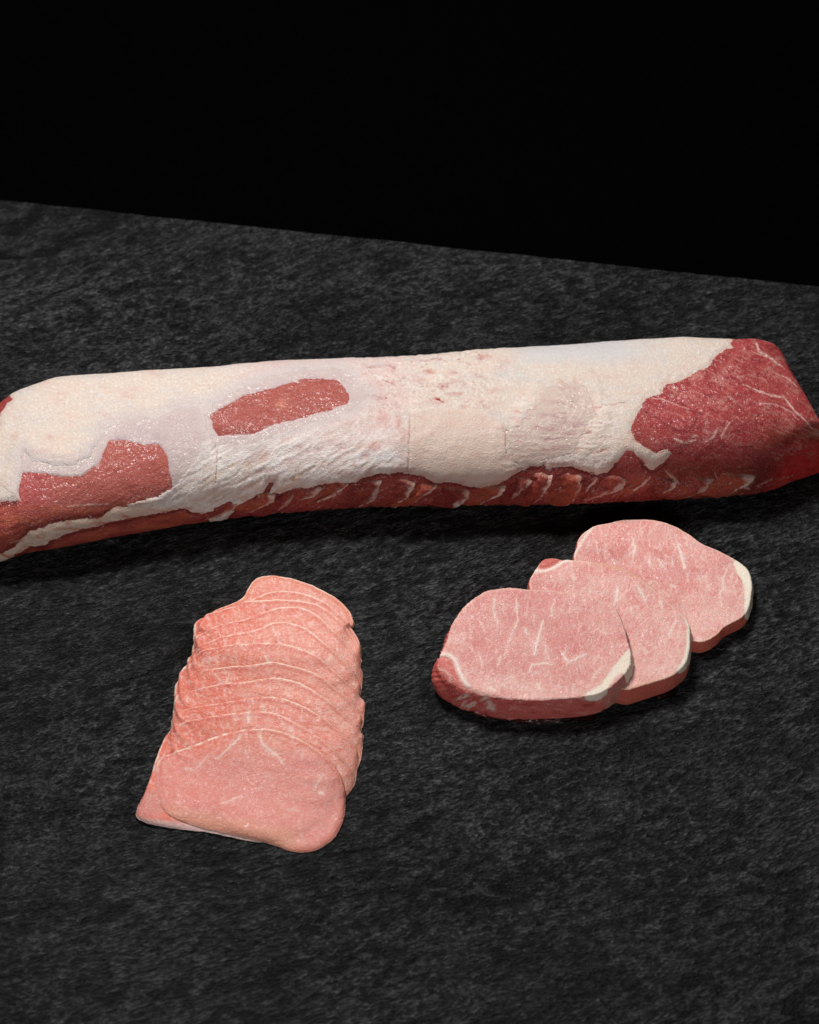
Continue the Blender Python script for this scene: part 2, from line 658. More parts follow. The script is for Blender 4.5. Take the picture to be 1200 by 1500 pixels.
PATCH_A = [(33, 692), (67, 693), (90, 698), (117, 698), (143, 682), (153, 660), (160, 645), (187, 645), (207, 650),
           (233, 650), (245, 667), (250, 693), (253, 716), (236, 726), (207, 736), (180, 742), (83, 750), (30, 748), (27, 710)]
PATCH_B = [(308, 607), (333, 593), (360, 578), (400, 567), (450, 553), (493, 555), (503, 565), (512, 578), (510, 590),
           (487, 600), (457, 608), (433, 615), (400, 623), (367, 638), (320, 639), (312, 628)]
MEM_A = [(36, 664), (47, 676), (70, 682), (107, 683), (133, 668), (149, 645), (154, 629), (187, 613), (233, 613), (262, 600),
         (290, 600), (300, 625), (296, 655), (284, 680), (262, 706), (253, 716), (236, 724), (180, 728), (33, 728), (27, 710)]
MEM_B = [(300, 606), (318, 592), (352, 571), (395, 552), (445, 541), (500, 541), (517, 552), (524, 572), (540, 578), (520, 598), (487, 610),
         (450, 622), (410, 634), (375, 650), (350, 655), (314, 648), (302, 632)]
MEM_C = [(793, 588), (800, 573), (818, 563), (842, 562), (858, 570), (864, 585), (872, 605), (862, 622), (850, 640),
         (838, 662), (800, 672), (762, 685), (752, 672), (748, 650), (742, 640), (752, 628), (772, 615), (785, 603)]
# lower and right limit of the fat cap, left to right
FATLINE = [(-60, 742), (0, 738), (27, 735), (33, 728), (120, 742), (185, 736), (215, 738), (230, 733)]
FAT = [(-80, 400), (-80, 738), (0, 737), (24, 733), (33, 735), (110, 741), (170, 741), (150, 757), (84, 764), (44, 777), (20, 800), (0, 812), (-60, 830), (-60, 845), (0, 826),
       (22, 812), (44, 800), (66, 798), (90, 784), (160, 766), (205, 757), (235, 752), (262, 744), (285, 748), (310, 762),
       (332, 758), (345, 744), (367, 732), (384, 722), (394, 706), (403, 702), (402, 712), (396, 722), (413, 722), (440, 717), (473, 708), (513, 706), (535, 698), (557, 692),
       (600, 693), (620, 696), (635, 706), (662, 705), (686, 711), (710, 714), (740, 704), (756, 692), (770, 688),
       (795, 680), (800, 688), (812, 684), (837, 682), (850, 688), (875, 695), (890, 690), (902, 678), (917, 662), (926, 662), (937, 671),
       (948, 687), (958, 690), (966, 682), (976, 676), (985, 664), (978, 655), (961, 662), (945, 653), (932, 643), (927, 627), (932, 612),
       (940, 601), (944, 590), (952, 582), (970, 581), (975, 566), (993, 563), (1013, 552), (1030, 543), (1042, 537), (1054, 520),
       (1066, 514), (1077, 512), (1073, 502), (1078, 496), (1090, 440), (1060, 400)]
dA, dB = sdf(QW, PATCH_A), sdf(QW, PATCH_B)
soft = fbm(qx / 22, qyc / 13, 12.0, 4, 0.6)
mA, mB, mC = sdf(QW, MEM_A) + 5 * soft, sdf(QW, MEM_B) + 9 * soft * ss(455, 560, qyc + 0.0 * qx), sdf(QW, MEM_C)
mC = mC + 11 * (fbm(qx / 30, qyc / 5.5, 2.2, 4, 0.6)) * ss(580, 600, qyc)
mA = np.where((qyc > 729) & (qx < 240), -20, mA)
dF = sdf(QW, FAT)
dF = np.minimum(dF, -sdf(QW, [(-30, 560), (6, 577), (15, 585), (8, 593), (-2, 604), (-12, 640), (-30, 650)]))
# over the crown and down the rear the fat carries on; the underside is lean
rear = behind & (qx < 1080)
dF = np.where(rear & (PZ > 0.02) & (qyc < apex[None].repeat(NR, 0).ravel() - 14), np.maximum(dF, 8), dF)
low = (PZ < 0.004) | front_low
dF = np.where(low & ~((qx > 285) & (qx < 345)), -20, dF)
dLean = np.maximum(dA, dB)                         # >0 : bare muscle windows

fatm = np.minimum(dF, -np.maximum(mA, mB))         # fat proper
fatm = np.minimum(fatm, -dA)
fatm = np.minimum(fatm, -dB)

# ---- slow lumps of the whole muscle
lump = 0.0011 * fbm(PX * 22, PY * 30, PZ * 30, 3) + 0.0003 * fbm(PX * 120, PY * 120, PZ * 120, 3)
# streaky folds of the trimmed fat, running up to the right
c30, s30 = math.cos(math.radians(32)), math.sin(math.radians(32))
fx, fy = (qx * c30 - qyc * s30), (qx * s30 + qyc * c30)
wrp = fbm(qx / 40, qyc / 40, 6.0, 3)
fold = 0.6 * fbm(fx / 62 + wrp, fy / 12 + 0.7 * wrp, 3.0, 4, 0.55, True) + 0.5 * fbm(fx / 34, fy / 7 + 0.7 * wrp, 9.0, 4, 0.6)
zone_fold = ss(190, 250, qx) * ss(620, 560, qx) * ss(600, 680, qyc + 0.15 * (500 - qx) * 0.3)
hor = 0.6 * fbm(qx / 45 + wrp, qyc / 9.0 + 0.8 * wrp, 8.0, 4, 0.6, True) + 0.4 * fbm(qx / 20, qyc / 6.0 + wrp, 18.0, 4, 0.6)
zone_hor = ss(740, 770, qx) * ss(925, 880, qx) * ss(570, 600, qyc)
trim = fbm(qx / 26, qyc / 14, 4.0, 4, 0.6)
zone_trim = ss(480, 560, qx) * ss(760, 700, qx) * ss(625, 590, qyc)


def creases(pts_list, width):
    out = np.zeros(len(qx))
    for pts in pts_list:
        d, _ = linedist(QW, pts)
        out = np.maximum(out, np.exp(-(d / width) ** 2))
    return out


CUTS = [[(317, 650), (318, 680), (315, 706)], [(34, 662), (30, 695), (26, 728)],
        [(742, 628), (740, 650), (743, 664)],
        [(640, 585), (652, 590)], [(560, 555), (580, 566)],
        [(600, 610), (599, 650), (598, 690)], [(790, 680), (760, 688), (750, 694)],
        [(850, 600), (885, 596), (915, 590)], [(840, 640), (865, 634)], [(870, 665), (893, 658)]]
cut = creases(CUTS, 0.8)

# ================= meat body
bump_m = 0.0004 * fbm(fx / 22, fy / 5, 1.0, 3, 0.6) * ss(650, 700, qyc)
gr = fbm(PX * 300, PY * 300, PZ * 300, 3)
Sm = lump + bump_m + 0.00012 * gr
C = np.tile(lin(158, 62, 58), (len(qx), 1))
v = fbm(PX * 45, PY * 60, PZ * 60, 4)
C = mix(C, lin(128, 36, 36), ss(0.0, 0.7, v) * 0.6)
C = mix(C, lin(188, 92, 78), ss(0.1, 0.8, -v) * 0.6)
inA = ss(-6, 2, dA)
inB = ss(-6, 2, dB)
C = mix(C, lin(176, 90, 80), inA * 0.95)
C = mix(C, lin(160, 76, 66), inA * ss(0.0, .6, fbm(qx / 30, qyc / 16, 1.1, 3)) * 0.8)
C = mix(C, lin(176, 74, 76), inA * ss(95, 50, qx) * 0.7)
C = mix(C, lin(170, 88, 78), inB * 0.95)
fi = fbm(qx / 34 + qyc / 30, qyc / 3.2 + qx / 20, 2.0, 3)
C = mix(C, lin(144, 60, 52), inB * ss(0.0, 0.5, fi) * 0.65)
C = mix(C, lin(206, 130, 112), np.maximum(inA, inB) * ss(0.1, 0.5, fbm(qx / 7 + qyc / 9, qyc / 1.8 - qx / 8, 4.0, 3)) * 0.35)
C = mix(C, lin(138, 52, 42), inB * ss(618, 640, qyc) * 0.7)
C = mix(C, lin(205, 128, 108), inB * np.exp(-(np.hypot(qx - 412, (qyc - 592) * 1) / 6) ** 2) * 0.8)
sp = ss(0.48, 0.7, fbm(PX * 700, PY * 500, PZ * 500, 2))
C = mix(C, lin(225, 170, 150), sp * np.maximum(inA, inB) * 0.55)
# orange muscle strip under patch A
orange = ss(735, 745, qyc) * ss(345, 300, qx)
C = mix(C, lin(192, 98, 72), orange * 0.75 * ss(-0.5, 0.5, fbm(qx / 40, qyc / 12, 6, 3)))
C = mix(C, lin(150, 60, 48), orange * ss(0, .6, fbm(qx / 30, qyc / 9, 9, 3)) * 0.5)
# right end: deep red with gloss, orange lower side
rz = ss(925, 985, qx)
C = mix(C, lin(182, 68, 70), rz * 0.85)
C = mix(C, lin(146, 44, 48), rz * ss(-0.2, 0.6, fbm(qx / 50, qyc / 30, 3.1, 3)) * 0.6)
C = mix(C, lin(196, 92, 86), rz * ss(-0.1, 0.7, -fbm(qx / 40, qyc / 22, 3.1, 3)) * 0.55)
C = mix(C, lin(132, 54, 34), rz * ss(664, 690, qyc) * ss(1150, 1100, qx) * 0.8)
C = mix(C, lin(112, 22, 26), rz * ss(655, 690, qyc) * ss(1070, 1120, qx) * ss(1175, 1140, qx) * 0.6)
C = mix(C, lin(190, 96, 70), rz * np.exp(-((qyc - 640) / 12) ** 2) * ss(1090, 1140, qx) * 0.6)
# layered grain at the far right corner
cornr = ss(1120, 1150, qx + (qyc - 640) * -0.4) * ss(630, 645, qyc)
lay = 0.5 + 0.5 * np.sin((qx * 0.85 + qyc * 0.75 + 5 * v) / 3.6)
C = mix(C, lin(204, 96, 78), cornr * lay ** 3 * 0.6)
C = mix(C, lin(148, 22, 22), cornr * (1 - lay) * 0.55)
C = mix(C, lin(226, 50, 46), ss(1135, 1180, qx + 0.5 * (qyc - 660)) * ss(634, 660, qyc) * 0.8)
k1 = fbm(qx / 16, qyc / 9, 31.0, 4, 0.65)
C = mix(C, lin(120, 26, 30), rz * ss(0.05, 0.45, k1) * 0.55)
C = mix(C, lin(208, 112, 102), rz * ss(0.1, 0.5, -k1) * 0.35)
hairs = fbm(qx / 22 + k1, qyc / 11 + k1, 41.0, 3, 0.5, True)
C = mix(C, lin(214, 140, 128), rz * ss(0.66, 0.86, hairs) * 0.55 * ss(690, 660, qyc))
fq = fbm((qx + 0.9 * qyc) / 26 + 2 * k1, (qyc + 0.55 * qx) / 6.5 + k1, 81.0, 4, 0.6)
footz = ss(700, 712, qyc + 0.02 * (qx - 700)) * ss(330, 400, qx)
C = mix(C, lin(94, 18, 16), footz * ss(0.1, 0.45, -fq) * 0.75)
C = mix(C, lin(222, 186, 170), footz * ss(0.22, 0.42, fq) * 0.85)
fq2 = fbm((qx + 0.9 * qyc) / 11 + 2 * k1, (qyc + 0.55 * qx) / 3.2 + k1, 181.0, 4, 0.6)
C = mix(C, lin(214, 160, 146), footz * ss(0.22, 0.42, fq2) * 0.7)
Sm = Sm + footz * 0.0012 * fq
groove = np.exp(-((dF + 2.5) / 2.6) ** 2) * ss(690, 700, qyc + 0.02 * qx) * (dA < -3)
C = mix(C, lin(104, 16, 14), groove * 0.75)  # dark blood line under the fat edge, also painting contact shade there
vein0 = perlin(qx / 15 + 1.5 * k1, qyc / 8 + 1.5 * k1, 51.0)
C = mix(C, lin(218, 156, 142), ss(0.22, 0.03, np.abs(vein0)) * ss(0.0, 0.35, fbm(qx / 30, qyc / 20, 52.0, 2)) * rz * ss(690, 660, qyc) * 0.6)
C = np.where((rz > 0)[:, None], C * (1 - 0.20 * rz[:, None] * np.array([0.8, 1.1, 1.0])), C)
# white seams
SEAMS = [([(1107, 502), (1112, 514), (1127, 522), (1147, 537)], 2.6, 1.0), ([(1098, 514), (1124, 522)], 1.2, .6),
         ([(1089, 563), (1112, 574), (1130, 579), (1147, 582), (1156, 592), (1165, 604), (1180, 616), (1190, 629)], 1.9, .95),
         ([(1112, 591), (1130, 592), (1147, 597), (1159, 604), (1171, 616)], 1.2, .7),
         ([(1136, 547), (1153, 553), (1168, 566)], 1.3, .75), ([(1078, 553), (1095, 549), (1108, 547)], 1.0, .5),
         ([(1087, 504), (1090, 512), (1093, 503)], 1.2, .6), ([(1060, 538), (1078, 536), (1084, 541)], .9, .4),
         ([(953, 583), (972, 585), (993, 594), (1012, 601)], 1.3, .8),
         ([(988, 642), (1002, 648), (1020, 645)], 2.8, .9), ([(1012, 640), (1022, 638)], 2.0, .8),
         ([(1033, 648), (1045, 641), (1052, 628)], 2.4, .85), ([(1057, 643), (1062, 630), (1070, 618)], 2.0, .8),
         ([(975, 690), (988, 700), (995, 708)], 2.0, .7), ([(1048, 692), (1050, 700), (1060, 704)], 1.2, .6),
         ([(948, 690), (938, 705), (915, 718)], 1.6, .7), ([(985, 720), (1010, 716), (1032, 712)], 2.2, .7),
         ([(1085, 712), (1100, 705), (1106, 697)], 2.5, .75), ([(1082, 700), (1090, 712), (1098, 718)], 3.0, .7),
         ([(90, 742), (130, 739), (165, 739)], 1.3, .8), ([(15, 795), (45, 787), (90, 789)], 2, .4)]
for pts, wd, am in SEAMS:
    d, run = linedist(QW * 0.6 + np.stack([qx, qyc], -1) * 0.4, pts)
    wv_ = wd * (0.7 + 0.5 * fbm(qx / 9, qyc / 9, 1.0, 2)) * (1 - 0.55 * np.abs(run * 2 - 1) ** 3)
    m_ = np.exp(-(d / np.maximum(wv_, 0.2)) ** 2) * am * ss(-0.75, 0.05, fbm(qx / 5, qyc / 5, 3.3, 2))
    C = mix(C, lin(228, 186, 174), m_)
    Sm = Sm + m_ * 0.00022
DARKS = [[(1047, 534), (1051, 550), (1058, 572)], [(940, 601), (958, 610), (978, 624), (990, 630)],
         [(1083, 595), (1101, 607), (1108, 613)], [(1012, 601), (1024, 606), (1030, 612)], [(1040, 600), (1055, 606)],
         [(1065, 590), (1075, 600)]]
for pts in DARKS:
    d, run = linedist(QW * 0.8 + 0.2 * QS, pts)
    m_ = np.exp(-(d / 0.9) ** 2) * ss(-0.6, 0.2, k1)
    C = mix(C, lin(106, 26, 28), m_ * 0.7)
    Sm = Sm - m_ * 0.0006
# small step where the outer muscle slice was lifted off
stepm = sdf(QW + np.stack([wy, wx], -1), [(952, 583), (972, 585), (1012, 601), (1022, 612), (1010, 632), (985, 632), (958, 611), (940, 601)])
Sm = Sm + 0.0006 * ss(-2.5, 2.5, stepm)
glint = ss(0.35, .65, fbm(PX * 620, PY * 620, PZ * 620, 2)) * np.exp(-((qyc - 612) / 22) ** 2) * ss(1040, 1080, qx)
C = mix(C, lin(236, 190, 160), glint * 0.5)  # sparkling highlight along the right shoulder, painted into the colour
Sm = Sm * np.minimum(1, PZ / 0.004)
VM = PL.reshape(-1, 3) + NL.reshape(-1, 3) * Sm[:, None]
VM[:, 2] = np.maximum(VM[:, 2], 0.0002)

loin = thing("pork_loin", "whole raw pork loin with creamy white fat cap, lying across the slate",
             "pork loin", (float(PX.mean()), float(PY.mean()), 0.0))


def closed(V, F, C):
    """close the two ends with a fan to a centre point"""
    V2 = [V]
    F2 = [F]
    C2 = [C]
    n0 = len(V)
    for c, fl in ((0, False), (NC - 1, True)):
        idx = np.arange(NR) * NC + c
        ctr = V[idx].mean(0)
        V2.append(ctr[None])
        C2.append(C[idx].mean(0)[None])
        ci = n0
        n0 += 1
        a, b = idx[:-1], idx[1:]
        tri = np.stack([a, b, np.full(len(a), ci), np.full(len(a), ci)], -1)
        F2.append(tri)
    return np.concatenate(V2), np.concatenate(F2), np.concatenate(C2)


Fq = LF if SGN > 0 else LF[:, ::-1]


def make_tri_safe(F):
    quads = F[F[:, 2] != F[:, 3]]
    tris = F[F[:, 2] == F[:, 3]][:, :3]
    q = np.concatenate([quads[:, [0, 1, 2]], quads[:, [0, 2, 3]], tris])
    return q


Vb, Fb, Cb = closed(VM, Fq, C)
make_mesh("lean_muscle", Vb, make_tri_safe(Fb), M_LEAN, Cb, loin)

# ================= silverskin windows
ms = np.maximum(np.maximum(mA, mB), mC)
hole = np.maximum(dA, dB)
mm = np.minimum(ms + 3, -hole)
mm = np.where(low, -20, mm)
Sk = lump + 0.00040 * ss(-1.5, 2.0, mm) - 0.0003 * ss(0.5, -2.5, mm) + 0.00010 * fbm(fx / 30, fy / 2.5, 3.0, 3)
CS = np.tile(lin(206, 186, 181), (len(qx), 1))
CS = mix(CS, lin(190, 168, 170), ss(0, .7, fbm(qx / 30, qyc / 12, 5.5, 3)) * 0.7)
CS = mix(CS, lin(170, 158, 178), ss(0.35, .8, fbm(fx / 40, fy / 2.2, 5.5, 3)) * 0.55 * ss(185, 215, qx) * ss(290, 265, qx))
CS = mix(CS, lin(212, 194, 185), ss(14, 0, ms + 6 * soft) * 0.75)
zc = ss(-8, -3, mC)
zi = ss(-1, 9, mC)
CS = mix(CS, lin(214, 192, 178), zc)
CS = mix(CS, lin(190, 148, 146), zi * ss(0.0, .5, fbm(qx / 40, qyc / 8, 3.3, 3)) * 0.6)
CS = mix(CS, lin(228, 208, 196), zi * ss(0.25, .7, fbm(qx / 50, qyc / 5, 13.3, 3)) * 0.8)
CS = mix(CS, lin(160, 84, 92), zi * ss(0.42, .7, fbm(qx / 18, qyc / 3, 23.3, 3)) * 0.9)
CS = mix(CS, lin(172, 100, 100), zi * ss(0.2, .5, fbm(qx / 13, qyc / 3.2, 43.3, 4)) * 0.6)
CS = mix(CS, lin(206, 150, 146), ss(3.0, 0.0, mm) * ss(-0.2, 0.5, fbm(qx / 8, qyc / 8, 3, 2)) * (zc < 0.1) * 0.5)
Sk = Sk + zc * 0.0005 * hor
keep = mm > -2.6
fk = keep[Fq].all(1)
VS = PL.reshape(-1, 3) + NL.reshape(-1, 3) * Sk[:, None]
CS = CS * np.array([0.88, 0.86, 0.88])
make_mesh("silverskin", VS, Fq[fk], M_SKIN, CS, loin)

# ================= fat cap
fatz = np.minimum(fatm, -mC - 0.0)
thick = 0.00045 + 0.0005 * ss(620, 700, qyc)
prof = -0.0007 + (thick + 0.0007) * np.clip((fatz + 2.5) / 11.0, 0, 1) ** 0.62
nearmem = ss(24, 0, np.minimum(np.abs(mA), np.abs(mB)) + 6 * soft)      # thin feathered edge beside the silverskin
dm = -np.maximum(np.maximum(mA, mB), mC)
pm = 0.00046 + 0.0007 * ss(0, 26, dm + 5 * soft) - 0.0009 * ss(0.5, -2.0, fatz)
wm = ss(30, 14, dm) * (np.minimum(dm, 60) < np.minimum(dF, 60) + 1)
leftstep = ss(160, 140, qx) * ss(0, 6, fatz)                  # the thick fat stands clear at the far left
prof = prof * (1 - wm) + (pm + 0.0005 * leftstep * wm) * wm
# near the silverskin the fat thins out
Sf = lump + prof
Sf += 0.0010 * fold * zone_fold + 0.0005 * hor * zone_hor + 0.0007 * trim * zone_trim
Sf += 0.00025 * fbm(PX * 90, PY * 120, PZ * 120, 4, 0.6)
Sf += 0.00010 * fbm(PX * 400, PY * 400, PZ * 400, 3, 0.6) * (0.35 + 0.65 * np.maximum(zone_trim, np.maximum(zone_fold, zone_hor)))
sq = sdf(QS, [(600, 605), (640, 596), (700, 600), (735, 615), (741, 650), (752, 672), (758, 690), (740, 712), (710, 722), (640, 716), (600, 700)])
Sf += 0.00045 * ss(-3, 4.0, sq)
Sf -= 0.0005 * cut
CF = np.tile(lin(219, 200, 184), (len(qx), 1))
n1 = fbm(qx / 60, qyc / 30, 1.0, 4)
n2 = fbm(qx / 14, qyc / 9, 2.0, 4)
n3 = fbm(qx / 6, qyc / 4, 5.0, 3)
CF = mix(CF, lin(223, 196, 178), ss(-0.1, 0.6, n1) * 0.6)
CF = mix(CF, lin(212, 198, 190), ss(0.0, 0.6, -n1) * 0.7)
CF = mix(CF, lin(219, 190, 182), ss(300, 400, qx) * ss(640, 560, qx) * 0.6)
CF = mix(CF, lin(226, 188, 178), ss(0.15, 0.7, n2) * 0.30 * (0.3 + ss(280, 400, qx) * ss(960, 900, qx)))
CF = mix(CF, lin(216, 208, 198), ss(0.1, 0.6, -n2) * 0.4)
CF = mix(CF, lin(204, 132, 120), ss(0.42, 0.72, n3) * 0.50 * ss(400, 520, qx) * ss(920, 860, qx) * ss(0.0, .4, n2 + n1 + 0.3) * ss(4, -6, sq))
CF = mix(CF, lin(214, 200, 192), zone_trim * ss(0, .5, -trim) * 0.5)
CF = mix(CF, lin(188, 130, 120), zone_trim * ss(0.1, .5, -trim) * 0.65)
CF = mix(CF, lin(238, 224, 212), zone_trim * ss(0.1, .5, trim) * 0.5)
tear = fbm(qx / 11 + wrp, qyc / 3.4, 33.0, 4, 0.62)
ztear = np.maximum(zone_trim, np.maximum(zone_hor * 0.9, 0.35 * ss(330, 450, qx) * ss(640, 560, qx)))
CF = mix(CF, lin(186, 104, 94), ss(0.22, 0.5, tear) * ztear * 0.65)
Sf += -0.0005 * ss(0.2, 0.5, tear) * ztear
CF = mix(CF, lin(242, 231, 222), zone_fold * ss(0.05, 0.5, fold) * 0.8)
CF = mix(CF, lin(204, 164, 162), zone_fold * ss(0.08, -0.35, fold) * 0.9)
CF = mix(CF, lin(222, 186, 158), zone_fold * ss(0.1, 0.5, fbm(fx / 40, fy / 16, 91.0, 3)) * 0.5)
fine_ = fbm(qx / 4.0, qyc / 3.0, 15.0, 3, 0.65)
CF = mix(CF, lin(206, 176, 166), ss(0.05, 0.4, fine_) * (0.26 + 0.25 * np.maximum(zone_trim, zone_hor) + 0.15 * zone_fold))
CF = mix(CF, lin(244, 234, 224), ss(0.05, 0.4, -fine_) * 0.35)
mot = fbm(qx / 38 + wrp, qyc / 20, 77.0, 5, 0.65)
CF = mix(CF, lin(214, 176, 166), ss(0.05, 0.45, mot) * 0.40)
CF = mix(CF, lin(204, 196, 192), ss(0.1, 0.45, -mot) * 0.35)
CF = mix(CF, lin(200, 142, 140), zone_hor * ss(0.05, -0.4, hor) * 0.75 * ss(70, 10, -mC))
CF = mix(CF, lin(236, 216, 204), zone_hor * ss(0.1, 0.5, hor) * 0.6)
CF = mix(CF, lin(208, 200, 196), ss(730, 780, qx) * ss(1000, 900, qx) * ss(545, 515, qyc) * 0.7)
CF = mix(CF, lin(222, 196, 180), ss(-1, 6, sq) * 0.7)
CF = mix(CF, lin(220, 178, 162), ss(0, 8, sq) * ss(0, 0.7, fbm(qx / 24, qyc / 10, 7.0, 4)) * 0.5)
SPOTS = [(665, 578, 14, 4, .6), (630, 545, 12, 4, .8), (615, 558, 18, 4, .4), (710, 523, 14, 4, .55), (668, 560, 12, 3, .5),
         (637, 585, 10, 2.4, .6), (680, 596, 10, 2.4, .5), (722, 574, 10, 6, .4), (633, 638, 5, 3, .4), (487, 617, 14, 5, .5), (560, 612, 10, 14, .5),
         (583, 618, 5, 16, .6), (592, 640, 6, 14, .5), (545, 655, 14, 8, .4), (520, 681, 4, 4, .8), (535, 668, 6, 5, .5),
         (90, 578, 14, 4, .25), (75, 640, 8, 4, .3), (22, 640, 10, 8, .3), (190, 580, 18, 5, .22), (888, 640, 5, 4, .35),
         (880, 660, 12, 4, .4), (840, 640, 12, 3, .6), (817, 645, 6, 2, .7), (773, 617, 5, 3, .9), (758, 604, 8, 2, .7),
         (980, 552, 4, 5, .35), (440, 655, 4, 6, .4), (430, 700, 3, 5, .6)]
for cx, cy, a, b, s in SPOTS:
    r = np.hypot((QW[:, 0] - cx) / a, (QW[:, 1] - cy) / b)
    CF = mix(CF, lin(198, 118, 104), ss(1.3, 0.1, r + 0.9 * n3) * s * 0.6)
CF = mix(CF, lin(170, 96, 78), cut * 0.55)
edge = ss(11, 0, fatz)
CF = mix(CF, lin(210, 158, 142), edge * ss(-0.4, 0.4, n2) * 0.6 * ss(0.2, 0.0, nearmem))
CF = mix(CF, lin(210, 192, 184), nearmem * 0.85)
# tendon band at the lower left
tend = ss(740, 748, qyc) * ss(300, 240, qx)
CF = mix(CF, lin(228, 196, 176), tend * 0.6)
CF = mix(CF, lin(240, 218, 196), tend * ss(0.0, .4, fbm(qx / 26, qyc / 5, 62.2, 3)) * 0.7)
CF = mix(CF, lin(204, 128, 104), tend * ss(0.1, .5, fbm(qx / 22, qyc / 7, 2.2, 3)) * 0.7)
keep = fatz > -2.4
fk = keep[Fq].all(1)
VF = PL.reshape(-1, 3) + NL.reshape(-1, 3) * Sf[:, None]
VF[:, 2] = np.maximum(VF[:, 2], 0.0003)
mean_ = CF.mean(0)
CF = mean_ + (CF - mean_) * 1.35
CF = CF * np.array([0.93, 0.93, 0.96])
make_mesh("fat_cap", VF, Fq[fk], M_FAT, CF, loin)


# ================= rib strips: ragged tongues of meat along the lower front
def loin_point(px, py):
    """surface point and normal at a photo position on the front"""
    j = np.clip((px - COLX[0]) / (COLX[1] - COLX[0]), 0, NC - 1.001)
    j0 = j.astype(int)
    fr = j - j0
    out = np.zeros((len(px), 3))
    nn = np.zeros((len(px), 3))
    for i in range(len(px)):
        res = []
        for jj in (j0[i], j0[i] + 1):
            lo_ = Q[:, jj, 1].argmax()
            hi_ = Q[:, jj, 1].argmin()
            col = Q[lo_:hi_ + 1, jj, 1][::-1]
            k = np.interp(py[i], col, np.arange(hi_, lo_ - 1, -1))
            k0 = int(min(max(k, 0), NR - 2))
            t = k - k0
            res.append((PL[k0, jj] * (1 - t) + PL[k0 + 1, jj] * t, NL[k0, jj] * (1 - t) + NL[k0 + 1, jj] * t))
        out[i] = res[0][0] * (1 - fr[i]) + res[1][0] * fr[i]
        nn[i] = res[0][1] * (1 - fr[i]) + res[1][1] * fr[i]
    nn /= np.linalg.norm(nn, axis=1)[:, None]
    return out, nn


